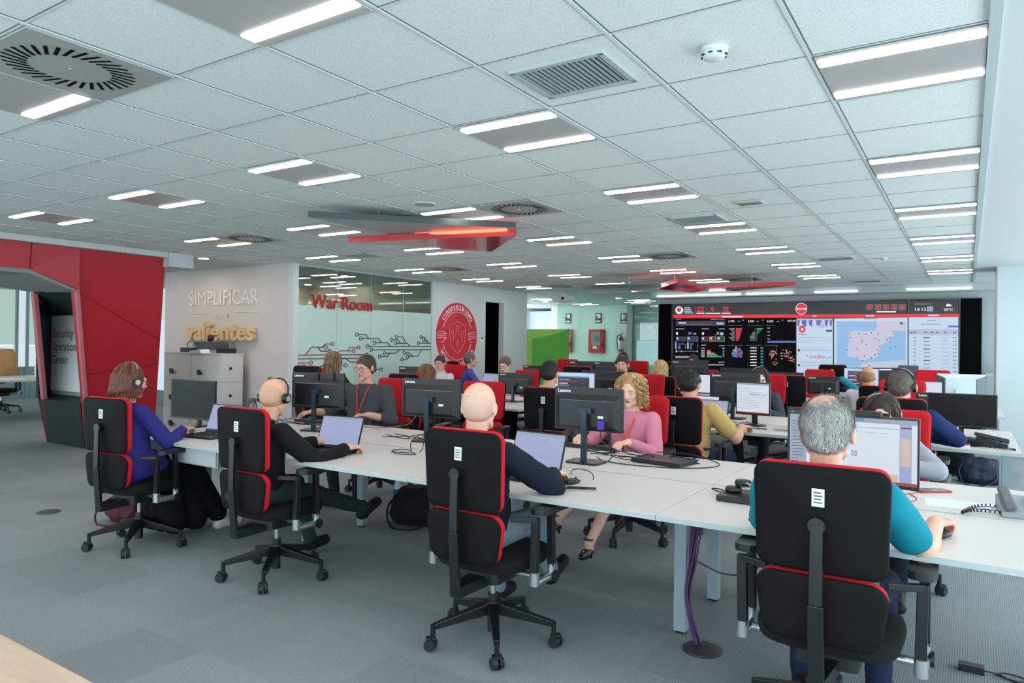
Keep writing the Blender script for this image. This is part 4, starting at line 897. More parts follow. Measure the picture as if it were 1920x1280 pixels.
SM = [scr_off, emat('px_white','DCE4F2',0.95), emat('px_grey','A5AEC8',0.8), emat('px_blue','A9B4DE',0.85), emat('px_sky','BFD8F2',1.0), emat('px_dark','2A2E34',1.0), emat('px_red','A83244',0.9), emat('px_mid','5C86C8',1.0), emat('px_tan','D8C4B0',0.9)]
def make_monitor(kind, w_=0.49, h=0.28, z=0.20, lenovo=True, stand='column', body=None, tall=None):
    # origin on the desk at the stand; screen faces -Y; z = bottom edge height above the desk
    body = body or black_pl; t = thing('monitor', '', 'monitor')
    MB().box(-w_/2,w_/2,-0.012,0.012,z,z+h).build('bezel', body, t, 0.002)
    mb = MB(); mb.m = 0; b = 0.009; mb.box(-w_/2+b,w_/2-b,-0.0135,-0.0121,z+b*1.8,z+h-b)
    if kind != 'off': content(kind, -w_/2+b, w_/2-b, z+b*1.8, z+h-b, -0.0145, mb)
    mb.build('display', SM, t)
    mb = MB(); mb.hull([(-w_/2+0.01,0.012,z+0.01),(w_/2-0.01,0.012,z+0.01),(w_/2-0.01,0.012,z+h*0.84),(-w_/2+0.01,0.012,z+h*0.84)],[(-w_*0.40,0.034,z+0.03),(w_*0.40,0.034,z+0.03),(w_*0.40,0.034,z+h*0.70),(-w_*0.40,0.034,z+h*0.70)])
    mb.build('back_cover', body, t)
    if lenovo:
        MB().hull([(-w_*0.40,0.0345,z+h*0.70),(w_*0.40,0.0345,z+h*0.70),(w_*0.43,0.014,z+h*0.80),(-w_*0.43,0.014,z+h*0.80)],[(-w_*0.40,0.033,z+h*0.69),(w_*0.40,0.033,z+h*0.69),(w_*0.43,0.012,z+h*0.79),(-w_*0.43,0.012,z+h*0.79)]).build('vent_strip', mat('vent_strip_grey','6F7273',0.35,metal=0.3), t)
        MB().text('Lenovo', (w_*0.45,0.0128,z+h*0.875), (-1,0,0), (0,0,1), 0.021, bold=0.02).build('brand_lettering', letters_white, t)
        mb = MB(); mb.box(-w_*0.25,-w_*0.17,0.034,0.0353,z+h*0.31,z+h*0.37); mb.build('rating_label', label_w, t)
    mb = MB()
    if stand == 'column':
        mb.bar((0,0.060,0.01),(0,0.055,z+h*0.52),0.034,0.022,up=(0,1,0)); mb.box(-0.045,0.045,0.03,0.06,z+h*0.42,z+h*0.54); mb.build('stand_column', mat('stand_blue_grey','2C3A42',0.35,metal=0.4), t)
        MB().rbox(-0.11,0.11,-0.06,0.11,0.0,0.012,0.03).build('stand_base', black_sat, t)
    else:
        mb.bar((0,0.045,0.01),(0,0.03,z+h*0.35),0.05,0.02,up=(0,1,0)); mb.build('stand_column', body, t); MB().lathe([(0.001,0),(0.11,0),(0.11,0.006),(0.001,0.012)],(0,0.03,0)).build('stand_base', body, t)
    return t
PROTO = {}
def monitor(x, y, rz, lab, kind='off', **k):
    key = (kind, str(sorted((a, getattr(b, 'name', b)) for a, b in k.items())))
    if key not in PROTO: t = PROTO[key] = make_monitor(kind, **k); t['group'] = 'desk monitors'; t.location = (x,y,DZ); t.rotation_euler = (0,0,rz); t['label'] = lab
    else: t = dup(PROTO[key], (x,y,DZ), rz, lab)
    return t
grey_b = mat('slate_monitor', '4C5A60', 0.45)
monitor(-5.45,3.52,0.03,'large black switched off monitor in front of the woman in purple','off',w_=0.58,h=0.33,z=0.06)
monitor(-4.45,3.98,PI+0.22,'black monitor seen from behind with a headset hung on it','off',w_=0.50,h=0.29,z=0.18)
monitor(-4.66,3.70,PI-0.45,'slate coloured narrow monitor left behind the head of the bald man with headset','off',w_=0.30,h=0.36,z=0.07,lenovo=False,body=grey_b)
monitor(-3.33,4.06,PI+0.12,'upright black monitor seen from behind, right of the man in grey','off',w_=0.50,h=0.285,z=0.175)
monitor(-1.97,3.93,PI,'black monitor seen from behind, covering half the face of the woman in pink','off',w_=0.465,h=0.265,z=0.195)
m4 = monitor(-0.445,3.56,0.0,'widescreen monitor with a lit mail window in front of the man in teal','mail',w_=0.545,h=0.315,z=0.105,lenovo=False)
monitor(-0.56,3.95,PI,'black monitor just visible over the lit widescreen, belonging to the hidden woman','off',w_=0.48,h=0.27,z=0.135)
tm = thing('webcam_bar', 'black camera bar clipped on top of the lit widescreen monitor', 'webcam', (-0.42,3.555,DZ+0.4205)); MB().rbox(-0.10,0.10,-0.014,0.014,0,0.022,0.008).build('housing', black_sat, tm)
monitor(-3.52,6.68,0.0,'monitor with a dark terminal window in front of the man in the beige hoodie','term',w_=0.50,h=0.30,z=0.135,lenovo=False)
monitor(-1.66,6.68,-0.15,'squarish lit monitor with a text page right of the man in yellow','doc',w_=0.32,h=0.30,z=0.10,lenovo=False,stand='disc')
monitor(-1.98,7.22,PI,'big black monitor seen from behind, in front of the woman in plaid','off',w_=0.50,h=0.30,z=0.16)
monitor(-0.04,6.78,0.0,'large black switched off monitor at the right end of the middle row','off',w_=0.48,h=0.27,z=0.10,lenovo=False)
monitor(-0.16,7.30,PI,'black monitor half hidden behind the switched off one at the right end','off',w_=0.46,h=0.27,z=0.07)
monitor(-4.79,7.50,PI,'black monitor seen from behind, before the man in glasses by the doorway','off',w_=0.50,h=0.27,z=0.09)
monitor(-3.50,7.33,PI,'black monitor seen from behind, before the bearded man','off',w_=0.53,h=0.30,z=0.13)
monitor(-6.36,7.35,PI+0.05,'black monitor seen from behind, left of the man in the white shirt','off',w_=0.46,h=0.28,z=0.12)
monitor(-3.46,10.2,PI,'tall placed black monitor directly before the left dashboards','off',w_=0.56,h=0.32,z=0.20)
monitor(-5.30,10.3,PI+0.1,'far black monitor left of the bearded man, left of two','off',w_=0.44,h=0.27,z=0.19)
monitor(-4.85,10.3,PI,'far black monitor left of the bearded man, right of two','off',w_=0.46,h=0.27,z=0.19)
monitor(-6.25,10.3,PI,'small far black monitor beneath the green booth','off',w_=0.34,h=0.22,z=0.14)
monitor(-1.64,10.3,PI,'black monitor on a thin stand before the wide red empty chair','off',w_=0.40,h=0.24,z=0.10)
monitor(-2.78,10.3,PI,'dark monitor behind the head of the woman in plaid','off',w_=0.50,h=0.28,z=0.14,lenovo=False)
monitor(-2.15,10.35,PI,'dark monitor behind the wide black empty chair','off',w_=0.50,h=0.26,z=0.12,lenovo=False)
monitor(-0.42,9.90,0.0,'far monitor with a blank white page right of the man in navy','white',w_=0.34,h=0.24,z=0.10,lenovo=False)
monitor(-3.02,9.85,0.0,'white lit monitor right of the blonde woman','white',w_=0.44,h=0.27,z=0.06,lenovo=False)
monitor(-7.62,6.95,0.0,'wide lit monitor right of the long haired woman','blue',w_=0.52,h=0.25,z=0.02,lenovo=False)
monitor(-0.78,12.6,PI,'slate coloured monitor back in front of the map screen','off',w_=0.28,h=0.30,z=0.17,lenovo=False,body=grey_b)
monitor(-1.40,12.25,0.0,'low dark dashboard monitor in front of the map screen','term',w_=0.50,h=0.30,z=0.12,lenovo=False)
# white all-in-one seen from behind
t = thing('monitor', 'white monitor with a boxy tapered back at the far right desk', 'monitor', (-0.07,10.15,DZ), PI)
mb = MB(); mb.box(-0.25,0.25,-0.015,0.01,0.12,0.43); mb.hull([(-0.245,0.01,0.125),(0.245,0.01,0.125),(0.245,0.01,0.425),(-0.245,0.01,0.425)],[(-0.155,0.13,0.125),(0.155,0.13,0.125),(0.155,0.13,0.385),(-0.155,0.13,0.385)]); mb.build('housing', mat('mon_white','C6D6DC',0.4), t)
MB().box(-0.23,0.23,-0.017,-0.0155,0.14,0.41).build('display', scr_off, t); mb = MB(); mb.box(-0.05,0.05,0.131,0.16,0.0,0.25); mb.box(-0.12,0.12,0.0,0.17,0,0.012); mb.build('stand', mat('mon_white','C6D6DC',0.4), t)
for sx in (-1, 1): mb = MB(); mb.hull([(sx*0.245,0.013,0.135),(sx*0.245,0.013,0.41),(sx*0.158,0.13,0.375),(sx*0.158,0.13,0.135)],[(sx*0.252,0.018,0.135),(sx*0.252,0.018,0.41),(sx*0.165,0.135,0.375),(sx*0.165,0.135,0.135)]); mb.build('side_vent', mat('mon_side_grey','4E5A60',0.5), t)

def make_laptop(kind, w_=0.34, d=0.235, ang=1.92):
    t = thing('laptop', '', 'laptop')
    MB().rbox(-w_/2,w_/2,-d,0,0,0.016,0.012).build('base', black_pl, t)
    mb = MB()
    for r in range(5):
        for c in range(13): x = -w_*0.44+c*w_*0.068; mb.box(x,x+w_*0.058,-0.05-0.026*r-0.02,-0.05-0.026*r,0.0162,0.018)
    mb.box(-0.05,0.05,-d+0.012,-d+0.062,0.0162,0.0168); mb.build('keyboard', mat('keys_dark','1D2023',0.6), t)
    L = MB(); h = 0.225; L.box(-w_/2,w_/2,-0.004,0.004,0,h); lid = L.build('lid', black_sat, t, 0.002); lid.location = (0,0.002,0.014); lid.rotation_euler = (-(ang-PI/2),0,0)
    mb = MB(); mb.m = 0; mb.box(-w_/2+0.008,w_/2-0.008,-0.0052,-0.0042,0.018,h-0.008)
    if kind != 'off': content(kind, -w_/2+0.008, w_/2-0.008, 0.018, h-0.008, -0.006, mb)
    mb.build('display', SM, lid); return t
LP = {}
def laptop(x, y, rz, lab, kind='blue'):
    if kind not in LP: t = LP[kind] = make_laptop(kind); t['group'] = 'open laptops'; t.location = (x,y,DZ); t.rotation_euler = (0,0,rz); t['label'] = lab
    else: t = dup(LP[kind], (x,y,DZ), rz, lab)
laptop(-4.80,3.33,0.10,'open laptop with a blue text page in front of the woman in purple')
laptop(-3.51,3.30,0.15,'open laptop with a blue text page under the hands of the bald man with headset')
laptop(-2.03,3.38,-0.03,'open laptop with a text page in front of the bald man in navy')
laptop(-2.02,6.50,0.0,'open laptop beside the elbow of the man in yellow')
laptop(-2.25,6.98,-0.1,'open laptop with a sky picture behind the head of the man in yellow','white')
laptop(-6.72,9.72,0.0,'far open laptop in front of the man in the violet shirt')
# ------------------------------------------------------------------ people
CLOUD = bpy.data.textures.new('cloth_folds', 'CLOUDS'); CLOUD.noise_scale = 0.09; CLOUD.noise_depth = 1
def blob(mb, name, m_, parent, vox, sm=5, folds=0.0):
    o = mb.build(name, m_, parent)
    r = o.modifiers.new('surface', 'REMESH'); r.mode = 'VOXEL'; r.voxel_size = vox; r.use_smooth_shade = True
    if folds:
        d = o.modifiers.new('folds', 'DISPLACE'); d.texture = CLOUD; d.strength = folds; d.mid_level = 0.5; d.texture_coords = 'GLOBAL'
    s = o.modifiers.new('smooth', 'SMOOTH'); s.factor = 0.5; s.iterations = sm
    return o
def skin(h): return mat('skin_'+h, h, 0.55, spec=0.35, noise=18, amt=0.05)
def cloth(h, r=0.9): return mat('cloth_'+h, h, r, spec=0.2, bump=0.25, bscale=350)
def hairm(h): return mat('hair_'+h, h, 0.55, spec=0.4, noise=60, amt=0.35, scl=(1,1,0.25))
def ik(S, W, a, b, hint):
    S, W = Vector(S), Vector(W); d = W-S; L = min(d.length, (a+b)*0.995); dn = d.normalized(); W = S+dn*L
    x = (a*a-b*b+L*L)/(2*L); h = math.sqrt(max(a*a-x*x, 0)); p = Vector(hint); p = (p-dn*p.dot(dn)).normalized()
    return S+dn*x+p*h, W
def hand(mb, W, d, up, right, curl=1.0, s=1.0):
    W, d, up = Vector(W), Vector(d).normalized(), Vector(up); up = (up-d*up.dot(d)).normalized()
    t = up.cross(d)*(1 if right else -1)
    mb.caps(W-d*0.02, W+d*0.02, 0.023*s, 0.022*s, 10, 3)
    for k, (off, ln, r) in enumerate(((0.027,0.072,0.0092),(0.009,0.080,0.0095),(-0.009,0.074,0.009),(-0.026,0.058,0.0082))):
        base = W+d*0.015+t*off*0.55; kn = W+d*(0.088-0.006*abs(k-1))*s+t*off*s+up*0.003
        mb.caps(base, kn, 0.0145*s, 0.0115*s, 8, 3); p = kn; a = 0.15
        for q_, fr in enumerate((0.45,0.31,0.24)):
            a += curl*(0.42,0.55,0.40)[q_]*(1+0.08*k); v = (d*math.cos(a)-up*math.sin(a)+t*off*1.4).normalized(); p2 = p+v*ln*fr*s
            mb.caps(p, p2, r*(1-0.08*q_)*s, r*(0.94-0.08*q_)*s, 8, 3); p = p2
    p = W+d*0.022+t*0.022; v = (d*0.72+t*0.62-up*0.28).normalized(); mb.caps(W+d*0.01+t*0.01, p+v*0.028, 0.0135*s, 0.0115*s, 8, 3)
    p2 = p+v*0.03; v2 = (d*0.92+t*0.25-up*0.3).normalized(); mb.caps(p2, p2+v2*0.030, 0.0105*s, 0.0095*s, 8, 3); p3 = p2+v2*0.030; mb.caps(p3, p3+(d*0.95-up*0.25)*0.022, 0.0095*s, 0.008*s, 8, 3)
def fuzz(mb, c, r, n, ln, cond, rnd, down=0.8, w_=0.0012):
    k = 0
    while k < n:
        z = rnd.uniform(-1, 1); a = rnd.uniform(0, 2*PI); q_ = math.sqrt(1-z*z); d = Vector((q_*math.cos(a), q_*math.sin(a), z))
        p = Vector((c[0]+d.x*r[0], c[1]+d.y*r[1], c[2]+d.z*r[2]))
        if not cond(p): k += 0.2; continue
        k += 1
        g = Vector((0,-0.5,-1)); g = g-d*g.dot(d)
        g = g.normalized() if g.length > 1e-3 else Vector((0,-1,0)); v = (d*(1-down)+g*down+Vector((rnd.uniform(-.25,.25),rnd.uniform(-.25,.25),rnd.uniform(-.2,.2)))).normalized()
        sd = v.cross(d).normalized()*w_; mb.add([p-sd, p+sd, p+v*ln*rnd.uniform(0.6,1.2)+d*0.002], [(0,1,2)])
def person(lab, x, y, rz, top, skin_c='D9A58C', hair=('short','3A2A20'), shirt='30343A', sleeve='long', pants='23272E', shoe='0C0D0E', lean=0.08, hy=0.0, yaw=0.0, pitch=-0.2, tilt=0.0,
           hl=(-0.16,0.40,0.782), hr=(0.16,0.40,0.782), hdl=None, hdr=None, curl=0.9, feet=((-0.12,0.42,0.03),(0.12,0.40,0.03)), knees=None, vox=0.0095, w_=0.185, belly=0.0, hipx=0.0, hipy=0.0, glasses=None, headset=None,
           lanyard=None, skirt=None, bare=False, brow=None, collar=None, beard=None, hs=1.0, seed=1, fz=0, lip='A8655A', mic=False, eyes='3A2C22', heels=False, hem=-0.13, arm=1.1, coat=False, eh=(None,None), crown=None):
    T = thing('person', lab, 'person', (x,y,0), rz); rnd = random.Random(seed)
    B, Sh, Pa = MB(), MB(), MB()
    H = Vector((hipx, hipy, 0.545)); sd = Vector((0, math.sin(lean), math.cos(lean)))
    Ls = (top-0.545-0.262*hs)/math.cos(lean)*1.0
    N = H+sd*Ls; fw = Vector((0,math.cos(lean),-math.sin(lean))); X = Vector((1,0,0))
    HC = N+Vector((0, 0.035+hy, 0.262*hs-0.115*hs)); HC.z = top-0.112*hs
    k = Ls/0.46
    secs = [(-0.10,0.11,0.09),(-0.06,0.165,0.125),(0.0,0.178,0.135),(0.10,0.160+belly*0.4,0.122+belly),(0.20,0.160+belly*0.2,0.120+belly*0.7),(0.30,w_-0.012,0.122),(0.37,w_-0.004,0.112),(0.415,w_-0.030,0.092),(0.445,0.105,0.075),(0.465,0.066,0.064)]
    S_ = [(H+sd*t_*k+fw*(belly*0.5 if 0.05 < t_ < 0.25 else 0), X, fw, a, b) for t_, a, b in secs]
    B.loft([(c,xx,yy,a*0.88,b*0.88) for c,xx,yy,a,b in S_], 24, 2.2)
    Sh.loft([s_ for s_, q_ in zip(S_, secs) if q_[0] >= (hem+0.03)], 28, 2.25)
    B.caps(N-sd*0.05, HC+Vector((0,-0.02,-0.07)), 0.058, 0.054)
    # arms
    hands = []
    for side, Wt, hd in ((-1, hl, hdl), (1, hr, hdr)):
        sh = H+sd*(Ls*0.865)+X*side*(w_-0.012); E, W = ik(sh, Wt, 0.285, 0.255, eh[side > 0] or (side*0.55,-0.25,-0.8))
        B.caps(sh, E, 0.045*arm, 0.037*arm); B.caps(E, E+(W-E)*0.35, 0.038*arm, 0.038*arm); B.caps(E, W, 0.038*arm, 0.025*arm)
        Sh.caps(H+sd*(Ls*0.83)+X*side*(w_-0.07), sh, 0.075, 0.060)
        if sleeve == 'long': Sh.caps(sh, E, 0.058*arm, 0.050*arm); Sh.caps(E, E+(W-E)*0.86, 0.051*arm, 0.036*arm)
        elif sleeve == 'threequarter': Sh.caps(sh, E, 0.060*arm, 0.053*arm); Sh.caps(E, E+(W-E)*0.38, 0.052*arm, 0.047*arm)
        else: Sh.caps(sh, sh+(E-sh)*0.68, 0.060*arm, 0.058*arm)
        d = Vector(hd) if hd else Vector((-side*0.35, 1.0, -0.05)); hand(B, W, d, (side*0.05,0,1), side > 0, curl, 0.96+0.35*(arm-1))
        hands.append((E, W))
    if coat:
        for s_ in (-0.10, 0.0, 0.10): Sh.caps(H+X*s_+Vector((0,0.0,0.05)), H+X*s_*1.1+Vector((0,0.0,0.035)), 0.12, 0.12); Sh.caps(H+X*s_*1.1+Vector((0,0.0,0.03)), H+X*s_*1.2+Vector((0,0.15,0.02)), 0.12, 0.105)
    # legs
    for i, side in enumerate((-1, 1)):
        F = Vector(feet[i]); hp = H+X*side*0.09+Vector((0,0.02,-0.01)); A = F+Vector((0,-0.02,0.075))
        K = Vector(knees[i]) if knees else ik(hp, A, 0.43, 0.42, (side*0.1,0.6,1))[0]
        B.caps(hp, K, 0.062, 0.050); B.caps(K, A, 0.048, 0.032); fdir = (Vector((side*0.12,1,0)) if F.z < 0.1 else Vector((0,0.9,0.35))); fdir = fdir.normalized()
        heel = F+Vector((0,-0.03,0.028)); B.caps(A, heel, 0.03, 0.028); B.caps(heel, heel+fdir*0.14, 0.028, 0.020)
        if skirt and not bare: Pa.caps(hp, K, 0.11, 0.10); Pa.caps(K, A+Vector((0,-0.02,0.05)), 0.095, 0.075)
        if skirt is None or bare:
            Pa.caps(hp, K, 0.090, 0.066)
            if not bare: Pa.caps(K, A-Vector((0,0,0.0)), 0.064, 0.046)
            else: Pa.caps(K, K+(A-K)*0.25, 0.064, 0.060)
        sm_ = MB()
        if heels:
            sm_.caps(heel+Vector((0,0,0.0)), heel+fdir*0.03, 0.030, 0.030, 12, 4); sm_.caps(heel+fdir*0.08, heel+fdir*0.155, 0.036, 0.022, 12, 4); sm_.caps(heel+fdir*0.03, heel+fdir*0.1, 0.016, 0.02)
            sm_.caps(heel+Vector((0,-0.01,-0.01)), heel+Vector((0,-0.02,-0.045)), 0.014, 0.011); sm_.cyl(A+Vector((0,0,0.03)), A+Vector((0,0,0.04)), 0.038)
            blob(sm_, 'shoe', mat('patent_black','060607',0.15,spec=0.7), T, 0.006, 1)
        else:
            sm_.caps(heel, heel+fdir*0.17, 0.040, 0.036, 14, 5); sm_.caps(A+Vector((0,0,0.01)), heel+Vector((0,0.02,0)), 0.043, 0.042, 14, 5); sm_.caps(A, heel+fdir*0.09, 0.036, 0.034)
            blob(sm_, 'shoe', mat('shoe_'+shoe, shoe, 0.7), T, 0.008, 3)
    Pa.loft([(H+sd*t_*k,X,fw,a,b) for t_,a,b in ((-0.11,0.12,0.10),(-0.06,0.175,0.135),(0.0,0.182,0.140),(0.05,0.172,0.134))], 24, 2.3)
    if skirt:
        for s_ in (-0.08, -0.04, 0.0, 0.04, 0.08): Pa.caps(H+Vector((s_,0,0)), H+Vector((s_*1.7,0.40,0.02)), 0.10, 0.095); Pa.caps(H+Vector((s_*1.7,0.40,0.0)), Vector((hipx+s_*2.3,0.46,0.13)), 0.10, 0.085)
        for s_ in (-0.12, -0.04, 0.04, 0.12): Pa.caps(Vector((hipx+s_,0.30,0.40)), Vector((hipx+s_*1.3,0.30,0.14)), 0.10, 0.09)
    # head
    M = Matrix.Translation(HC) @ Matrix.Rotation(yaw, 4, 'Z') @ Matrix.Rotation(pitch, 4, 'X') @ Matrix.Rotation(tilt, 4, 'Y') @ Matrix.Scale(hs, 4)
    B.T = M
    B.ell((0,-0.018,0.022),(0.077,0.096,0.092)); B.ell((0,0.028,-0.015),(0.064,0.066,0.086)); B.ell((0,0.034,-0.066),(0.049,0.050,0.044)); B.caps((0,0.070,-0.092),(0,0.074,-0.094),0.021)
    B.caps((0,0.088,0.006),(0,0.106,-0.026),0.0085,0.0125,10,3); B.caps((-0.010,0.096,-0.032),(0.010,0.096,-0.032),0.0085,None,8,3)
    B.caps((-0.034,0.078,0.022),(0.034,0.078,0.022),0.0125,None,8,3)
    for s_ in (-1, 1):
        B.ell((s_*0.034,0.062,-0.022),(0.022,0.022,0.020)); B.ell((s_*0.080,-0.008,-0.008),(0.010,0.019,0.032)); B.caps((s_*0.050,0.010,-0.06),(s_*0.040,0.045,-0.075),0.018,0.018)
    B.caps((-0.016,0.0865,-0.055),(0.016,0.0865,-0.055),0.0085,None,8,3); B.T = None
    body = blob(B, 'body', skin(skin_c), T, vox, 2)
    hair_c = hairm(hair[1]); MH = M
    if crown:                                   # thinning spot on the crown: skin shows through
        cp = M @ Vector(crown); nm = 'hair_thinning'; hm_ = mat(nm, hair[1], 0.6, noise=130, amt=0.4); nt = hm_.node_tree; bs = nt.nodes['Principled BSDF']
        src = bs.inputs['Base Color'].links[0].from_socket; tc = nt.nodes.new('ShaderNodeTexCoord'); vm = nt.nodes.new('ShaderNodeVectorMath'); vm.operation = 'DISTANCE'; vm.inputs[1].default_value = cp
        nt.links.new(tc.outputs['Object'], vm.inputs[0]); nz = nt.nodes.new('ShaderNodeTexNoise'); nz.inputs['Scale'].default_value = 55; nt.links.new(tc.outputs['Object'], nz.inputs['Vector'])
        ad = nt.nodes.new('ShaderNodeMath'); ad.operation = 'MULTIPLY_ADD'; ad.inputs[1].default_value = 0.06; nt.links.new(nz.outputs[0], ad.inputs[0]); nt.links.new(vm.outputs['Value'], ad.inputs[2])
        mr = nt.nodes.new('ShaderNodeMapRange'); mr.inputs[1].default_value = 0.045; mr.inputs[2].default_value = 0.085; nt.links.new(ad.outputs[0], mr.inputs[0])
        mx = nt.nodes.new('ShaderNodeMix'); mx.data_type = 'RGBA'; mx.inputs[6].default_value = rgb(skin_c); nt.links.new(mr.outputs[0], mx.inputs[0]); nt.links.new(src, mx.inputs[7]); nt.links.new(mx.outputs[2], bs.inputs['Base Color'])
        hair_c = hm_
    for s_ in (-1, 1):
        e = MB(); e.T = M; e.m = 0; e.ell((s_*0.031,0.0765,0.001),(0.0135,0.0125,0.0105),12,8); e.m = 1; e.ell((s_*0.031,0.0835,0.001),(0.0058,0.0062,0.0058),10,6)
        e.build('eye', [mat('eye_white','D8D2CC',0.3), mat('iris_'+eyes,eyes,0.2)], T)
        e = MB(); e.T = M; e.tube([(s_*0.014,0.0925,0.0215),(s_*0.03,0.0925,0.027),(s_*0.046,0.083,0.022)],[0.0025,0.0034,0.0018],6); e.build('eyebrow', hairm(brow or hair[1]), T)
        e = MB(); e.T = M; e.tube([(s_*0.018,0.0865,0.009),(s_*0.031,0.0905,0.0125),(s_*0.045,0.082,0.007)],0.0022,5); e.build('eyelid', skin(skin_c), T)
    e = MB(); e.T = M; e.tube([(-0.021,0.0885,-0.0555),(-0.008,0.0955,-0.0525),(0,0.0945,-0.0535),(0.008,0.0955,-0.0525),(0.021,0.0885,-0.0555)],[0.001,0.0035,0.003,0.0035,0.001],6); e.tube([(-0.018,0.0885,-0.0575),(0,0.094,-0.061),(0.018,0.0885,-0.0575)],[0.001,0.0048,0.001],6)
    e.build('lips', mat('lips_'+lip, lip, 0.5), T)
    # hair
    st = hair[0]; hv = max(0.006, vox*0.75)
    if st == 'stubble':
        h = MB(); h.T = M; h.ell((0,-0.024,0.010),(0.0775,0.0935,0.090)); h.ell((0,-0.045,-0.03),(0.062,0.054,0.045)); blob(h, 'hair', mat('stubble_'+hair[1],hair[1],0.85,noise=90,amt=0.07), T, hv, 2)
    elif st == 'bald': pass
    else:
        h = MB(); h.T = M
        thick = 0.008 if st in ('crop','receding') else 0.012
        if st == 'receding': h.ell((0,-0.036,0.012),(0.080,0.083,0.088)); h.ell((0,-0.05,-0.03),(0.066,0.055,0.05))
        elif st == 'crop': h.ell((0,-0.023,0.030),(0.0835,0.099,0.0935)); h.ell((0,-0.050,-0.015),(0.0745,0.068,0.060))
        else: h.ell((0,-0.026,0.028),(0.0775+thick,0.094+thick*0.4,0.088+thick)); h.ell((0,-0.050,-0.02),(0.074,0.062,0.060))
        for s_ in (-1, 1):
            if st not in ('receding',): h.caps((s_*0.070,0.018,0.045),(s_*0.072,0.010,0.005),0.014,0.008)
        if st in ('long','bob','curly'):
            ln = {'long':-0.26,'bob':-0.11,'curly':-0.12}[st]
            for a in range(-5, 6):
                th = a*0.26; cx, cy = 0.076*math.sin(th), -0.026-0.084*math.cos(th)
                if st == 'long' and abs(a) > 3: continue
                h.caps((cx,cy,0.03),(cx*1.05,cy*1.0,ln*(1-0.06*abs(a))+0.02),0.026,0.020 if st == 'long' else 0.028)
            for s_ in (-1,1): h.caps((s_*0.070,0.020,0.05),(s_*0.082,0.008,-0.07 if st != 'long' else -0.03),0.020,0.022)
        base = blob(h, 'hair', hair_c, T, hv, 2)
        if st in ('long','bob','curly'):
            g = MB(); g.T = M; n = {'long':150,'bob':150,'curly':230}[st]; ln = {'long':-0.30,'bob':-0.14,'curly':-0.145}[st]
            for i in range(n):
                th = rnd.uniform(-2.25, 2.25); spread = rnd.uniform(0.98,1.10 if st != 'curly' else 1.28); pts = []; ph = rnd.uniform(0,6.3); fr = rnd.uniform(30,46)
                end = ln*rnd.uniform(0.75,1.05)*(0.80 if abs(th) > 1.7 else 1.0); part = rnd.uniform(-0.3,0.5)
                for q_ in range(26):
                    t_ = q_/25
                    if t_ < 0.45: a = t_/0.45*PI/2; rr, z = math.sin(a), 0.028+0.098*math.cos(a)
                    else: rr, z = 1.0+0.06*(t_-0.45), 0.028-(0.028-end)*(t_-0.45)/0.55
                    px_, py_ = 0.088*rr*math.sin(th)*spread, -0.020-0.100*rr*math.cos(th)*spread
                    if st == 'curly': o_ = 0.013*min(1,t_*3); px_ += o_*math.cos(ph+fr*t_); py_ += o_*math.sin(ph+fr*t_); z += o_*0.5*math.sin(ph*2+fr*t_)
                    elif st == 'bob': px_ += 0.010*t_*math.sin(ph+13*t_); py_ += 0.010*t_*math.cos(ph+12*t_); z += 0.006*math.sin(ph)
                    else: px_ += 0.003*math.sin(ph+5*t_)
                    pts.append((px_,py_,z))
                r0 = 0.0048 if st != 'curly' else 0.0052
                g.m = 1 if rnd.random() < 0.35 else 0; g.tube(pts, [r0*(1-0.6*(q_/25)**2) for q_ in range(26)], 5)
            g.build('hair_strands', [hair_c, hairm(hair[2]) if len(hair) > 2 else hair_c], T)
        if fz:
            g = MB(); g.T = M
            cond = (lambda p: p.y < 0.045-0.35*max(0,-p.z) and p.z > -0.075 and (hair[0] != 'receding' or (p.x**2+(p.y+0.01)**2 > 0.045**2 or p.z < 0.05) and p.y < 0.03))
            el = ((0,-0.036,0.012),(0.080,0.083,0.088)) if st == 'receding' else ((0,-0.023,0.030),(0.0837,0.0992,0.0938)) if st == 'crop' else ((0,-0.026,0.028),(0.0895,0.0985,0.100))
            fuzz(g, el[0], el[1], fz, 0.016, (lambda p: cond(p) and (Vector(p)-Vector(crown)).length > 0.045) if crown else cond, rnd); g2 = ((0,-0.050,-0.015),(0.075,0.0685,0.0605)) if st == 'crop' else ((0,-0.050,-0.022),(0.069,0.058,0.052)); fuzz(g, g2[0], g2[1], fz*0.35, 0.012, lambda p: p.y < -0.04, rnd)
            g.build('hair_fuzz', hairm(hair[2]) if len(hair) > 2 else hair_c, T)
    if beard:
        h = MB(); h.T = M; h.ell((0,0.036,-0.072),(0.0515,0.052,0.043)); h.caps((-0.02,0.088,-0.043),(0.02,0.088,-0.043),0.008); blob(h, 'beard', hairm(beard), T, 0.007, 1)
    # clothing
    blob(Sh, 'shirt', cloth(shirt), T, max(vox, 0.010), 4, 0.012)
    blob(Pa, 'trousers' if not skirt else 'skirt', cloth(skirt or pants), T, max(vox, 0.011), 4, 0.012)
    if collar:
        c_ = MB(); P = [N+X*0.062*math.cos(a*PI/8)+fw*0.060*math.sin(a*PI/8)+sd*(0.012+0.012*(math.sin(a*PI/8) < 0)) for a in range(17)]; c_.tube(P, 0.013, 8, False); c_.build('collar', cloth(collar), T)
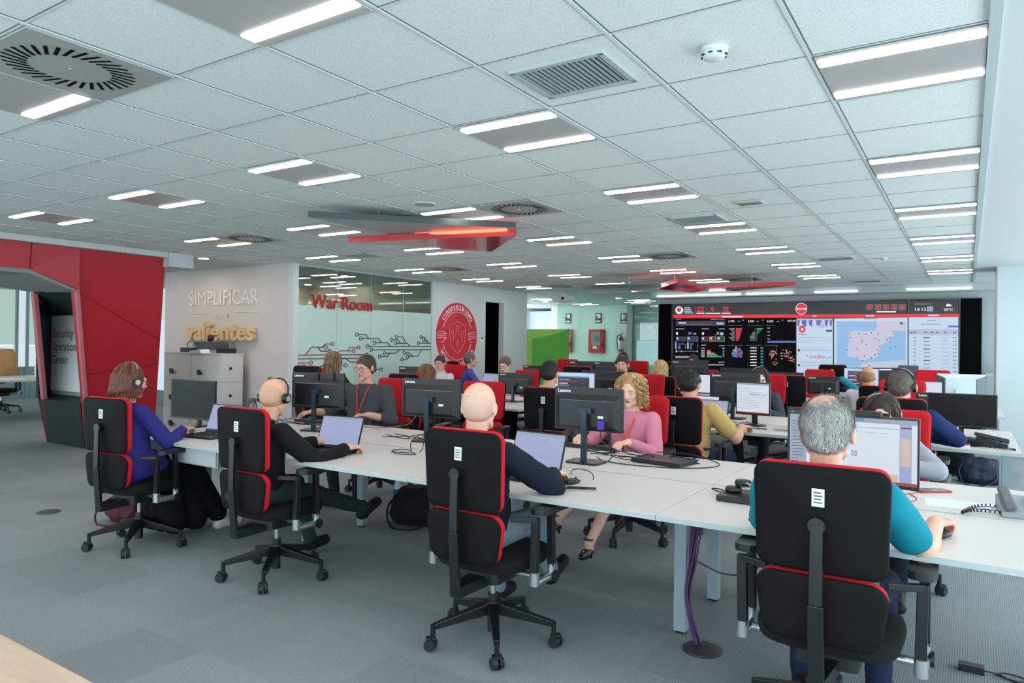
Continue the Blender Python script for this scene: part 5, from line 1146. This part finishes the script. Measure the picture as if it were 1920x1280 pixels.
    if glasses:
        g = MB(); g.T = M
        for s_ in (-1, 1):
            P = [(s_*0.033+0.023*math.copysign(abs(math.cos(a*PI/10))**0.7,math.cos(a*PI/10)),0.1005-0.10*abs(0.023*math.cos(a*PI/10)*0.5),0.0+0.0165*math.copysign(abs(math.sin(a*PI/10))**0.7,math.sin(a*PI/10))) for a in range(21)]
            g.tube(P, 0.0018, 5, False); g.tube([(s_*0.056,0.098,0.006),(s_*0.074,0.06,0.007),(s_*0.081,-0.005,0.006)], 0.0018, 5)
        g.tube([(-0.010,0.102,0.004),(0.010,0.102,0.004)], 0.0018, 5); g.build('glasses', mat('glasses_'+glasses,glasses,0.3), T)
    if headset:
        g = MB(); g.T = M; g.m = 0
        g.tube([(0.098*math.cos(a*PI/14),-0.012,0.006+0.122*math.sin(a*PI/14)) for a in range(15)], 0.006, 6)
        for s_ in ((-1,1) if headset != 'one' else (1,)): g.cyl((s_*0.084,-0.008,-0.006),(s_*0.106,-0.008,-0.006),0.034,0.030,18)
        if mic: g.tube(spline([(0.1,0.0,-0.02),(0.098,0.05,-0.055),(0.075,0.09,-0.075),(0.05,0.112,-0.075)]), 0.003, 6); g.ell((0.048,0.113,-0.075),(0.007,0.006,0.006),8,6)
        g.m = 1
        for s_ in (-1,1): g.cyl((s_*0.106,-0.008,-0.006),(s_*0.109,-0.008,-0.006),0.018,0.018,16)
        g.tube([(0.104*math.cos(a*PI/14),-0.012,0.007+0.128*math.sin(a*PI/14)) for a in range(3,8)], 0.004, 6)
        g.build('headset', [black_sat, mat('headset_grey','A9A6A2',0.35,metal=0.4)], T)
    if lanyard:
        g = MB(); zb = 0.17; pt = H+sd*zb*k+fw*(0.155+belly); g.m = 0
        for s_ in (-1, 1):
            P = spline([N+X*s_*0.066-fw*0.01+sd*0.0, N+X*s_*0.062+fw*0.055-sd*0.012, N+X*s_*0.050+fw*0.105-sd*0.07, H+sd*0.33*k+X*s_*0.030+fw*0.137, pt+sd*0.03], 6)
            for a_, b_ in zip(P[:-1], P[1:]): g.bar(a_, b_, 0.013, 0.003, up=fw)
        g.m = 1; g.bar(pt+sd*0.03, pt-sd*0.01, 0.008, 0.006, up=fw); g.m = 0; c0 = pt-sd*0.045
        g.hull([c0-X*0.043-sd*0.03, c0+X*0.043-sd*0.03, c0+X*0.043+sd*0.03, c0-X*0.043+sd*0.03], [p_+fw*0.006 for p_ in (c0-X*0.043-sd*0.03, c0+X*0.043-sd*0.03, c0+X*0.043+sd*0.03, c0-X*0.043+sd*0.03)])
        g.m = 2; g.box(c0.x-0.025, c0.x+0.025, c0.y+0.007, c0.y+0.0078, c0.z-0.012, c0.z+0.004)
        g.build('lanyard', [mat('lanyard_'+lanyard,lanyard,0.6), grey_dark, label_w], T)
    return T, hands, M
NV_ = 0.0062
person('woman in a purple jacket and black skirt wearing a headset, leftmost at the front desks', -4.96, 2.67, 0.10, 1.275, 'D8A890', ('bob','5A3424','7A4A30'), '33307A', hl=(-0.20,0.36,0.785), hr=(0.12,0.40,0.80), lean=0.05, pitch=-0.15, glasses='4A3038', headset='two', coat=True, skirt='0B0B0D', shoe='C9C6C0', feet=((-0.02,0.62,0.03),(0.22,0.66,0.03)), vox=NV_, belly=0.03, seed=4, yaw=-0.12, mic=True, hem=-0.15, w_=0.18)
person('bald man in a dark jacket with a headset, second from left at the front desks', -3.66, 2.76, 0.0, 1.215, 'D6A488', ('stubble','C59B83'), '17181B', arm=1.2, lean=0.18, hy=0.05, pitch=-0.45, yaw=0.25, hl=(0.0,0.52,0.79), hr=(0.33,0.46,0.785), hdr=(0.15,1,-0.05), headset='two', pants='2F3A34', feet=((-0.14,0.60,0.03),(0.02,0.94,0.20)), vox=NV_, w_=0.20, belly=0.03, collar='17181B', seed=5, beard='6A5A50')
person('bald man in a navy sweater seen from behind at the front desks', -2.03, 2.80, 0.0, 1.262, 'DCAE98', ('stubble','CDAA98'), '1A1F2E', arm=1.22, lean=0.04, pitch=-0.22, yaw=0.25, hl=(-0.14,0.44,0.785), hr=(0.21,0.42,0.785), eh=(None,(0.9,-0.3,-0.5)), hdr=(0.15,1,-0.1), pants='7D8F98', feet=((-0.16,0.50,0.03),(0.05,0.72,0.11)), vox=NV_, w_=0.20, belly=0.04, seed=6, hs=1.06)
person('grey haired man in a teal t-shirt, nearest the camera, seen from behind', -0.43, 2.76, 0.0, 1.275, 'D4A08A', ('crop','807C76','A9A7A3'), '0F7A8C', sleeve='short', arm=1.2, crown=(-0.012,-0.055,0.100), lean=0.0, pitch=-0.12, yaw=0.05, hl=(-0.15,0.42,0.785), hr=(0.33,0.42,0.79), eh=(None,(0.05,-0.8,-0.5)), hdr=(0.45,1,-0.05), curl=1.5, pants='1E2440', feet=((-0.14,0.40,0.03),(0.14,0.42,0.03)), vox=0.0055, w_=0.20, belly=0.04, seed=7, fz=9000, hs=1.08)
person('man in glasses and a grey sweater with a red lanyard facing the camera', -4.80, 4.90, PI+0.3, 1.33, 'D9A68E', ('crop','4A3A30'), '484C52', sleeve='threequarter', lean=0.03, pitch=-0.18, yaw=-0.22, arm=1.2, glasses='22262E', lanyard='C2303C', hl=(-0.16,0.30,0.80), hr=(0.45,0.22,0.80), hdr=(0.9,0.4,-0.1), hdl=(0.8,0.6,0), pants='2A2E36', vox=NV_, w_=0.21, belly=0.05, seed=8, fz=1800, eyes='4A5A66')
person('curly blonde woman in a pink sweater with an orange lanyard, half behind a monitor', -2.10, 4.92, PI, 1.235, 'E2B49E', ('curly','A07C50','C8A676'), 'D08098', lean=0.02, pitch=-0.22, yaw=0.10, lanyard='E0502C', hl=(-0.12,0.36,0.785), hr=(0.27,0.34,0.785), bare=True, skirt=None, pants='17181C', feet=((0.02,0.68,0.05),(0.30,0.62,0.16)), knees=((-0.08,0.42,0.52),(0.04,0.46,0.60)), heels=True, vox=NV_, w_=0.172, seed=9, lip='B0625C')
person('dark haired woman in a grey sweater hidden behind the lit widescreen monitor', -0.44, 4.92, PI, 1.175, 'DDA88E', ('long','2A1E1A','4A362C'), '9A9CA8', lean=0.12, pitch=-0.45, headset='two', hl=(-0.06,0.34,0.79), hr=(0.16,0.36,0.785), hdl=(0.9,0.4,0), eh=((-1.3,0.3,-0.3),None), vox=0.008, w_=0.175, seed=10, pants='22242C')
person('woman with long fair-brown hair, back to the camera by the glass wall', -6.60, 6.08, 0.1, 1.325, 'D8A890', ('long','6E543C','A08460'), '25201E', hl=(-0.14,0.42,0.785), hr=(0.20,0.42,0.785), seed=11, w_=0.172)
person('brown haired woman whose crown shows above the upright monitor', -5.08, 6.05, 0.0, 1.20, 'D8A890', ('bob','6A4A30','94704C'), '5A5E68', pitch=-0.3, seed=12, w_=0.17)
person('young man in a beige hoodie with short dark hair, back to the camera', -3.30, 5.70, 0.0, 1.30, 'CE9A7E', ('crop','1C1614'), 'B9AE9C', pitch=-0.15, yaw=0.08, collar='B9AE9C', seed=13, fz=900, vox=0.008)
person('dark haired man in a yellow short-sleeved shirt, back to the camera', -1.95, 5.68, -0.05, 1.25, 'CE9A80', ('crop','15110F'), 'C0A468', sleeve='short', lean=0.12, pitch=-0.30, yaw=-0.02, arm=1.25, hr=(0.34,0.38,0.785), hdr=(0.3,1,0), collar='C0A468', pants='26304E', feet=((-0.14,0.42,0.03),(0.22,0.36,0.03)), w_=0.215, belly=0.06, seed=14, fz=1200, vox=0.008)
person('man in a navy shirt with grey-brown hair and a headset, back to the camera', -0.42, 5.80, -0.1, 1.295, 'C99478', ('crop','4A443E','6E6A62'), '1E2A56', headset='two', pitch=-0.10, arm=1.2, hr=(0.14,0.38,0.80), eh=(None,(1.2,0.1,-0.45)), hdr=(-0.3,1,0), collar='1E2A56', w_=0.205, seed=15, fz=1500, vox=0.008)
person('man in glasses and a white shirt facing the camera left of the badge', -6.85, 8.62, PI, 1.262, 'D6A48C', ('crop','3A2A20'), 'CFCDD2', glasses='4A4038', pitch=-0.15, yaw=0.35, collar='CFCDD2', seed=16, fz=500)
person('man in a violet shirt in profile in front of the badge', -6.80, 9.16, -0.75, 1.31, 'D09C86', ('short','5E5852'), '4A52A8', pitch=-0.1, hl=(-0.1,0.40,0.79), hr=(0.2,0.42,0.79), seed=17)
person('man with glasses looking down behind the monitor by the dark doorway', -5.62, 8.58, PI, 1.268, 'DDB09A', ('crop','5A544E'), 'B4B8C0', glasses='2E2A2A', pitch=-0.35, yaw=0.15, seed=18, fz=500)
person('bearded man in a light grey t-shirt facing the camera', -3.58, 8.12, PI, 1.335, 'CE987E', ('crop','2E241E'), 'A9AFBA', sleeve='short', beard='3A2E28', pitch=-0.15, yaw=0.28, seed=19, fz=500, vox=0.008)
person('person whose dark crown shows just above the bearded man', -5.08, 11.5, PI, 1.33, 'C99A80', ('short','1A1614'), '3A3438', seed=20)
person('blonde woman in a black top, back to the camera', -3.47, 9.0, 0.0, 1.248, 'DDB09A', ('bob','A88C5C','CDB484'), '1A1A1D', seed=21, w_=0.172)
person('dark haired woman in plaid with glasses and a headset', -1.95, 8.18, PI, 1.222, 'E0B8A4', ('long','2A2020','3E2E2A'), '3C464A', headset='two', glasses='8A3A44', pitch=-0.35, yaw=0.35, seed=22, w_=0.172, vox=0.008)
person('person whose dark hair shows over the tall monitor before the dashboards', -3.82, 11.5, PI, 1.31, 'C99A80', ('short','2A201A'), '3A3A40', seed=23)
person('bald man in a white shirt leaning, beyond the man in navy', -0.98, 9.02, -0.2, 1.245, 'C08A66', ('stubble','8A6A50'), 'C9C4CC', pitch=-0.2, seed=24)
# ------------------------------------------------------------------ things on and under the desks
def on(name, lab, cat, x, y, rz=0.0, z=DZ, group=None): return thing(name, lab, cat, (x,y,z+0.0005), rz, group)
def cable(name, lab, pts, r=0.003, m_=None, z=DZ, cat='cable', group=None):
    o = MB().tube(spline([(p[0],p[1],(p[2] if len(p) > 2 else 0)+z+r) for p in pts], 7), r, 6).build(name, m_ or cable_blk); return tag(o, lab, cat, group)
def phone(x, y, rz, lab, body, screen, w_=0.075, h=0.155):
    t = on('smartphone', lab, 'phone', x, y, rz); MB().rbox(-w_/2,w_/2,-h/2,h/2,0,0.008,0.010).build('case', body, t, 0.001); MB().rbox(-w_/2+0.004,w_/2-0.004,-h/2+0.004,h/2-0.004,0.0081,0.0086,0.008).build('display', screen, t)
phone(-1.62,3.16,-1.15,'black smartphone with a pale rim beside the right hand of the man in navy', mat('phone_rim','B7A49C',0.3,metal=0.5), gloss_black)
phone(-0.15,4.20,-0.9,'smartphone in a red case right of the lit widescreen monitor', mat('phone_red','C2303E',0.45), mat('phone_glass_grey','3C3A42',0.2), 0.085, 0.17)
phone(-0.71,3.08,-0.3,'dark smartphone peeking out left of the nearest chair back', grey_dark, gloss_black)
def loop(cx, cy, r, n=1, zz=0.0, ph=0.0, sq=0.6, lift=0.0): return [(cx+r*math.cos(ph+2*PI*k/10), cy+sq*r*math.sin(ph+2*PI*k/10)*(1+0.15*math.sin(k)), zz+lift*abs(math.sin(PI*k/10))) for k in range(int(10*n)+1)]
cable('cable', 'thin looped cable standing on the desk beside the man in navy', [(-1.86,3.50,0),(-1.83,3.47,0.03),(-1.76,3.44,0.045),(-1.70,3.44,0.03),(-1.68,3.42,0)], 0.0025)
cable('cable', 'dark loop of cable by the right hand of the bald man with headset', [(-3.14,3.62,0),(-3.17,3.66,0.05),(-3.12,3.70,0.10),(-3.06,3.66,0.08),(-3.04,3.60,0.0),(-3.10,3.52,0),(-3.18,3.50,0),(-3.24,3.56,0),(-3.16,3.62,0),(-3.06,3.55,0),(-3.00,3.50,0),(-3.10,3.45,0),(-3.2,3.50,0)], 0.003)
cable('cable', 'knotted cable lying on the seam left of the bald man in navy', [(-2.45,4.02,0)]+loop(-2.86,3.86,0.05,1.3,0,0,0.8,0.02)+[(-2.80,3.84,0),(-2.70,3.90,0),(-2.55,3.98,0),(-2.40,4.03,0)], 0.004)
for k in range(4):
    g = random.Random(40+k)
    cable('cable', 'tangled black cables at the foot of the upright monitor', [(-3.75+0.22*i+g.uniform(-.05,.05), 4.00+0.05*k+g.uniform(-.09,.09), g.choice((0,0,0.02,0.05))) for i in range(5)], 0.003, group='cables at the foot of the upright monitor')
for k in range(6):
    g = random.Random(60+k)
    cable('cable', 'tangled black cables before the woman in pink', [(-2.15+0.15*i+g.uniform(-.05,.05), 4.22+0.03*k+g.uniform(-.07,.07), g.choice((0,0,0.015,0.04))) for i in range(6)], 0.003, group='cables before the woman in pink')
cable('cable', 'long black cable looping round the closed laptop', [(-2.0,4.12,0),(-1.9,4.02,0),(-1.7,3.98,0),(-1.45,4.04,0),(-1.28,4.2,0),(-1.30,4.38,0),(-1.5,4.42,0.03),(-1.7,4.38,0.03)], 0.0032)
for k in range(5):
    g = random.Random(80+k)
    cable('cable', 'tangled black cables before the man in grey', [(-5.25+0.16*i+g.uniform(-.05,.05), 4.12+0.04*k+g.uniform(-.06,.06), g.choice((0,0,0.02,0.04))) for i in range(6)], 0.0032, group='cables before the man in grey')
cable('cable', 'grey cable running from the man in grey to the upright monitor', [(-4.35,4.38,0),(-4.1,4.36,0.01),(-3.8,4.33,0.06),(-3.55,4.15,0.16),(-3.40,4.10,0.22)], 0.0035, mat('cable_grey','5E6366',0.5))
t = on('laptop', 'closed black laptop among cables right of the woman in pink', 'laptop', -1.58, 4.20, -0.15); MB().rbox(-0.17,0.17,-0.12,0.12,0.003,0.026,0.012).build('case', black_pl, t, 0.002); MB().box(-0.15,0.15,-0.122,-0.1205,0.012,0.014).build('seam', mat('seam_grey','4A4D50',0.4), t)
def keyboard(x, y, rz, lab):
    t = on('keyboard', lab, 'keyboard', x, y, rz); MB().rbox(-0.21,0.21,-0.065,0.065,0,0.016,0.008).build('body', black_pl, t); mb = MB()
    for r in range(5):
        for c in range(16): mb.box(-0.2+c*0.025,-0.2+c*0.025+0.021,-0.055+r*0.022,-0.055+r*0.022+0.018,0.016,0.021)
    mb.build('keys', mat('keys_dark','1D2023',0.6), t)
def mouse(x, y, rz, lab):
    t = on('mouse', lab, 'mouse', x, y, rz); MB().loft([((0,-0.05,0.010),(1,0,0),(0,0,1),0.012,0.008),((0,-0.03,0.014),(1,0,0),(0,0,1),0.029,0.014),((0,0.02,0.013),(1,0,0),(0,0,1),0.029,0.013),((0,0.05,0.009),(1,0,0),(0,0,1),0.018,0.008)]).build('shell', black_pl, t); MB().cyl((-0.003,0.03,0.026),(0.003,0.03,0.026),0.006).build('wheel', grey_dark, t)
keyboard(-2.22,4.48,0.0,'black keyboard under the hands of the woman in pink'); keyboard(-4.90,4.36,0.05,'black keyboard under the hands of the man in grey')
mouse(-0.08,3.20,-0.3,'black mouse under the right hand of the man in teal'); mouse(-1.73,3.27,-0.2,'black mouse under the right hand of the man in navy')
t = on('laptop_dock', 'flat black laptop with a headset on it, left of the nearest chair', 'laptop', -0.83, 3.42, 0.0); MB().rbox(-0.16,0.16,-0.11,0.11,0.002,0.028,0.01).build('case', black_pl, t, 0.003)
def headset_obj(x, y, z, rz, lab):
    t = thing('headset', lab, 'headset', (x,y,z), rz)
    for s_, n in ((-1,0.03),(1,0.062)): MB().lathe([(0.001,0),(0.036,0.0),(0.040,0.010),(0.036,0.024),(0.020,0.028),(0.001,0.028)],(s_*0.02,0.01*s_,0.0+n-0.03)).build('ear_cup', black_pl, t)
    MB().tube(spline([(-0.02,0.03,0.015),(0.03,0.09,0.012),(0.11,0.06,0.012),(0.12,-0.01,0.02),(0.04,-0.02,0.05)]), 0.005, 6).build('headband', mat('headset_grey','A9A6A2',0.35,metal=0.4), t)
headset_obj(-0.92,3.44,DZ+0.0295,0.0,'black headset resting on the flat laptop left of the nearest chair'); headset_obj(-3.50,4.28,DZ+0.001,0.5,'black headset lying behind the foot of the upright monitor')
cable('cable', 'curled black cord beside the flat laptop with the headset', loop(-1.03,3.50,0.035,2.2,0,0,0.7,0.015)+[(-0.97,3.46,0.02)], 0.003)
t = thing('headset', 'black headset hung over the top corner of the monitor beside the man in grey', 'headset', (-4.36,3.98,DZ+0.475), 0.22)
MB().tube([(0.075*math.cos(a*PI/12),0.0,0.012+0.05*math.sin(a*PI/12)-(0.10 if a in (0,12) else 0)) for a in range(13)], 0.005, 6).build('headband', black_sat, t)
for s_ in (-1,1): MB().cyl((s_*0.075,0.035,-0.12),(s_*0.075,0.062,-0.12),0.035,0.032,16).build('ear_cup', black_pl, t)
MB().tube(spline([(-0.075,0.05,-0.15),(-0.08,0.06,-0.25),(-0.05,0.08,-0.35),(-0.09,0.10,-0.43)]), 0.003, 6).build('cord', cable_blk, t)
o = MB().add([(0,0,0.0006),(0.297,0.0,0.0006),(0.297,0.21,0.0006),(0,0.21,0.0006),(0,0,0.0012),(0.297,0,0.0012),(0.297,0.21,0.0012),(0,0.21,0.0012)],[(0,3,2,1),(4,5,6,7),(0,1,5,4),(1,2,6,5),(2,3,7,6),(3,0,4,7)]).build('paper_sheet', mat('paper_cool','DCE4F0',0.6)); o.location = (-0.16,3.80,DZ); o.rotation_euler = (0,0,0.05); tag(o, 'white sheet of paper lying across the seam right of the man in teal', 'paper')
# desk telephone
def desk_phone(x, y, rz, lab, body, dk):
    t = on('desk_telephone', lab, 'telephone', x, y, rz)
    MB().hull([(-0.09,-0.10,0),(0.14,-0.10,0),(0.14,0.10,0),(-0.09,0.10,0)],[(-0.09,-0.10,0.025),(0.14,-0.10,0.025),(0.14,0.10,0.07),(-0.09,0.10,0.07)]).build('base', body, t, 0.004)
    mb = MB()
    for r in range(4):
        for c in range(3): mb.box(0.01+c*0.03,0.03+c*0.03,-0.06+r*0.03,-0.04+r*0.03,0.025+0.045*(0.04+r*0.03)/0.2+0.006,0.025+0.045*(0.06+r*0.03)/0.2+0.010)
    mb.build('buttons', grey_dark, t)
    MB().hull([(-0.085,-0.11,0.035),(-0.035,-0.11,0.035),(-0.035,0.11,0.08),(-0.085,0.11,0.08)],[(-0.08,-0.11,0.065),(-0.04,-0.11,0.065),(-0.04,0.11,0.105),(-0.08,0.11,0.105)]).build('handset', dk, t, 0.008)
    P = []
    for k in range(150):
        u = k/149; base = Vector((-0.08-0.16*math.sin(PI*u), -0.09+0.16*u*math.cos(2.2*PI*u)+0.02, 0.014)); a = 2*PI*28*u; P.append(base+Vector((0.006*math.cos(a),0.004*math.cos(a),0.007*math.sin(a))))
    MB().tube(P, 0.0022, 5).build('coiled_cord', cable_blk, t)
desk_phone(0.21,3.84,0.1,'grey desk telephone with a coiled cord at the right edge of the front row', mat('phone_grey','8E959A',0.45), mat('handset_grey','5C5D60',0.45))
desk_phone(0.16,6.45,1.5,'black desk telephone at the right end of the middle row', black_pl, black_sat)
cable('cable', 'red cable running from the red cased phone to the widescreen monitor', [(-0.20,4.13,0),(-0.26,4.02,0.0),(-0.33,3.95,0.01),(-0.36,3.82,0),(-0.26,3.80,0),(-0.20,3.92,0),(-0.24,4.05,0)], 0.0022, mat('cable_red','A83A48',0.5))
t = on('notebook', 'red covered notebook in front of the black switched off monitor', 'notebook', -0.13, 6.33, -0.08); MB().box(-0.15,0.15,-0.11,0.11,0.0,0.018).build('pages', paper, t); MB().box(-0.152,0.152,-0.112,0.112,0.018,0.021).build('cover', mat('cover_red','B84858',0.55), t)
t = on('box', 'flat white box with a blue stripe beside the squarish lit monitor', 'box', -1.25, 6.52, -0.05); MB().box(-0.16,0.16,-0.12,0.12,0,0.055).build('body', mat('box_cream','CFCCBE',0.6), t, 0.003); MB().box(-0.161,0.161,-0.1215,-0.12,0.006,0.014).build('stripe', mat('box_blue','7C90B8',0.6), t)
o = MB().ell((0,0,0.018),(0.07,0.035,0.018)).build('pencil_pouch', mat('pouch_red','D0485A',0.6)); o.location = (-1.22,6.52,DZ+0.0565); tag(o, 'small red pouch lying on the flat white box', 'pouch')
t = on('headphone_case', 'dark zipped case lying beside the black desk telephone', 'case', 0.02, 6.38, 0.3); MB().loft([((0,-0.07,0.02),(1,0,0),(0,0,1),0.05,0.014),((0,-0.04,0.024),(1,0,0),(0,0,1),0.075,0.022),((0,0.04,0.024),(1,0,0),(0,0,1),0.075,0.022),((0,0.07,0.02),(1,0,0),(0,0,1),0.05,0.014)]).build('shell', black_fab, t)
for k, (x, y, l) in enumerate(((-1.7,6.45,'squarish lit monitor'),(-1.15,6.75,'flat white box'),(-0.2,6.62,'switched off monitor at the right end'),(-4.9,7.3,'monitor of the man in glasses'),(-1.5,10.0,'monitor before the wide red chair'))):
    for j in range(3):
        g = random.Random(100+10*k+j); cable('cable', 'tangle of dark cables on the desk by the '+l, [(x-0.2+0.1*i+g.uniform(-.04,.04), y+g.uniform(-.08,.08), g.choice((0,0,0.015,0.04))) for i in range(5)], 0.0032, group='cables by the '+l)
# under the desks
t = thing('floor_grommet', 'dark round floor cable outlet under the front desks', 'floor outlet', (-1.06,3.36,0)); MB().lathe([(0.001,0.0),(0.095,0.0),(0.092,0.008),(0.06,0.012),(0.001,0.012)]).build('lid', mat('grommet_dark','3A3438',0.5), t)
for x, y, l in ((-6.46,2.87,'left of the woman in purple'),): t = thing('floor_grommet', 'dark round floor cap on the carpet '+l, 'floor outlet', (x,y,0)); MB().lathe([(0.001,0.0),(0.09,0.0),(0.086,0.006),(0.001,0.007)]).build('lid', mat('grommet_dark2','4A4644',0.6), t)
pur = mat('cable_purple','4A2A58',0.5)
for k in range(9):
    g = random.Random(200+k); o1, o2 = g.uniform(-0.03,0.03), g.uniform(-0.02,0.02)
    pts = [(-1.12+o1*3+0.16*(k > 5),3.60+o2,DZ-0.07),(-1.14+o1,3.55,0.55),(-1.155+o1*0.6,3.50+o2,0.36),(-1.165+o1*0.4,3.46+o2,0.24),(-1.14+o1*0.5,3.42,0.14),(-1.08+o1*0.5,3.37+o2,0.02)]
    o = MB().tube(spline(pts, 7), 0.0045 if k % 2 else 0.006, 6).build('cable', pur if k % 2 == 0 else cable_blk); tag(o, 'one of the purple and black cables dropping into the floor outlet', 'cable', 'cables dropping into the floor outlet')
o = MB().tube(spline([(-1.14,3.52,0.37),(-1.0,3.5,0.34),(-0.85,3.42,0.40),(-0.72,3.36,0.55),(-0.62,3.34,0.70)], 7), 0.004, 6).build('cable', pur); tag(o, 'single purple cable sagging towards the nearest chair', 'cable')
t = thing('power_adapter', 'black power adapter with a curled lead on the floor at lower right', 'power adapter', (0.03,3.84,0)); MB().rbox(-0.055,0.045,-0.025,0.025,0.0,0.032,0.008).build('brick', black_pl, t)
MB().tube(spline([(0.045,0,0.015),(0.1,0.02,0.005),(0.16,-0.03,0.005),(0.2,0.03,0.005),(0.13,0.05,0.006),(0.09,0.0,0.008),(0.2,-0.02,0.006),(0.3,0.02,0.005)]), 0.003, 6).build('lead', cable_blk, t)
def bag(x, y, rz, lab, m_, s=(0.22,0.14,0.2), z=0.0, strap=True):
    t = thing('bag', lab, 'bag', (x,y,z), rz); h = MB(); h.loft([((0,0,0.01),(1,0,0),(0,1,0),s[0]*0.8,s[1]*0.8),((0,0,s[2]*0.25),(1,0,0),(0,1,0),s[0],s[1]),((0.01,0,s[2]*0.7),(1,0,0),(0,1,0),s[0]*0.92,s[1]*0.85),((0,0,s[2]),(1,0,0),(0,1,0),s[0]*0.55,s[1]*0.45)])
    blob(h, 'bag_body', m_, t, 0.014, 3, 0.04)
    if strap: MB().tube(spline([(-s[0]*0.6,0,s[2]*0.9),(-s[0]*0.9,-s[1]*0.9,s[2]*0.5),(-s[0]*0.7,-s[1]*1.3,0.012),(0,-s[1]*1.45,0.012),(s[0]*0.5,-s[1]*1.05,s[2]*0.3),(s[0]*0.4,0,s[2]*0.9)]), 0.008, 6).build('strap', m_, t)
bag(-5.62,3.12,0.2,'dark red bag on the floor behind the chair of the woman in purple', mat('bag_maroon','4A1420',0.8), (0.24,0.15,0.24))
bag(-3.72,4.42,0.5,'black bag lying on the floor behind the chair of the man in navy', mat('bag_black','070708',0.85), (0.26,0.17,0.30))
bag(0.13,9.30,0.1,'dark blue bag on the floor under the right end of the far row', mat('bag_navy','121B36',0.55), (0.24,0.16,0.28))
bag(-0.12,9.85,0.0,'black rucksack standing behind the dark blue bag', mat('bag_black','070708',0.85), (0.2,0.15,0.42))
t = thing('water_bottle', 'plastic water bottle with a blue label on the floor under the front desks', 'bottle', (-4.32,4.80,0)); MB().lathe([(0.001,0),(0.032,0.0),(0.034,0.02),(0.033,0.17),(0.014,0.21),(0.014,0.225)]).build('body', mat('bottle_clear','A8B8C4',0.15,spec=0.7), t); MB().lathe([(0.0345,0.06),(0.0350,0.062),(0.0350,0.14),(0.0345,0.142)]).build('label_wrap', mat('bottle_label','3C4A8C',0.5), t); MB().cyl((0,0,0.225),(0,0,0.242),0.015).build('cap', mat('cap_blue','2C5AA0',0.4), t)
t = on('thermos_flask', 'steel thermos flask on the desk left of the bald man with headset', 'flask', -5.02, 3.78); MB().lathe([(0.001,0),(0.036,0.0),(0.037,0.01),(0.037,0.19),(0.030,0.205)]).build('body', mat('steel_grey','6E7276',0.3,metal=0.8), t); MB().lathe([(0.031,0.205),(0.031,0.235),(0.025,0.245),(0.001,0.245)]).build('lid', mat('steel_lid','4A4D50',0.4,metal=0.5), t)
bag(-0.98,6.75,0.2,'dark red bag on the floor under the middle row', mat('bag_red','8C1C28',0.8), (0.17,0.12,0.26))
# far left office
t = thing('tan_jacket', 'tan jacket draped over the red chair back in the far left office', 'jacket', (-15.62,6.1,0)); mb = MB(); mb.loft([((0.0,0,0.62),(1,0,0),(0,1,0),0.13,0.27),((0.0,0,0.9),(1,0,0),(0,1,0),0.11,0.25),((-0.02,0,1.12),(1,0,0),(0,1,0),0.08,0.22),((-0.02,0,1.24),(1,0,0),(0,1,0),0.05,0.18)]); blob(mb, 'cloth', mat('jacket_tan','B08A5C',0.9), t, 0.016, 3, 0.03)
t = on('spray_bottle', 'white bottle standing on the table in the far left office', 'bottle', -13.85, 5.95); MB().lathe([(0.001,0),(0.055,0.0),(0.058,0.2),(0.03,0.27),(0.03,0.29)]).build('body', mat('bottle_white','D8DCE0',0.4), t); MB().lathe([(0.036,0.29),(0.036,0.34),(0.001,0.35)]).build('cap', mat('cap_grey','6E8A90',0.4), t)
o = MB().box(-0.2,0.2,-0.35,0.35,0,0.02).build('paper_stack', paper); o.location = (-13.95,5.35,DZ+0.0005); tag(o, 'stack of papers on the table in the far left office', 'paper')
o = MB().box(-0.14,0.14,-0.2,0.2,0,0.02).build('dark_folder', grey_dark, None, 0.003); o.location = (-13.85,6.35,DZ+0.0005); tag(o, 'dark folder at the near end of the far left office table', 'folder')
# plugs on the backs of monitors
t = thing('video_plug', 'violet video plug hanging from the monitor before the woman in pink', 'plug', (-1.86,3.885,DZ+0.235)); MB().box(-0.018,0.018,-0.02,0.008,-0.02,0.03).build('housing', mat('plug_violet','4A3A9C',0.4), t); MB().tube(spline([(0,-0.005,-0.02),(0.0,-0.01,-0.06),(0.02,0.02,-0.12),(0.05,0.05,-0.18),(0.0,0.1,-0.228)]), 0.003, 6).build('lead', cable_blk, t)
# other plugs
t = thing('coat_on_chair', 'teal garment hanging between the far chairs before the map screen', 'garment', (-1.45,11.35,0.0)); mb = MB(); mb.caps((-0.1,0,1.0),(0.12,0.1,0.82),0.05,0.06); mb.caps((0.12,0.1,0.82),(0.14,0.1,0.5),0.06,0.08); mb.caps((0.14,0.1,0.5),(0.14,0.1,0.09),0.08,0.09); blob(mb, 'cloth', mat('garment_teal','1C7F92',0.8), t, 0.012, 3)
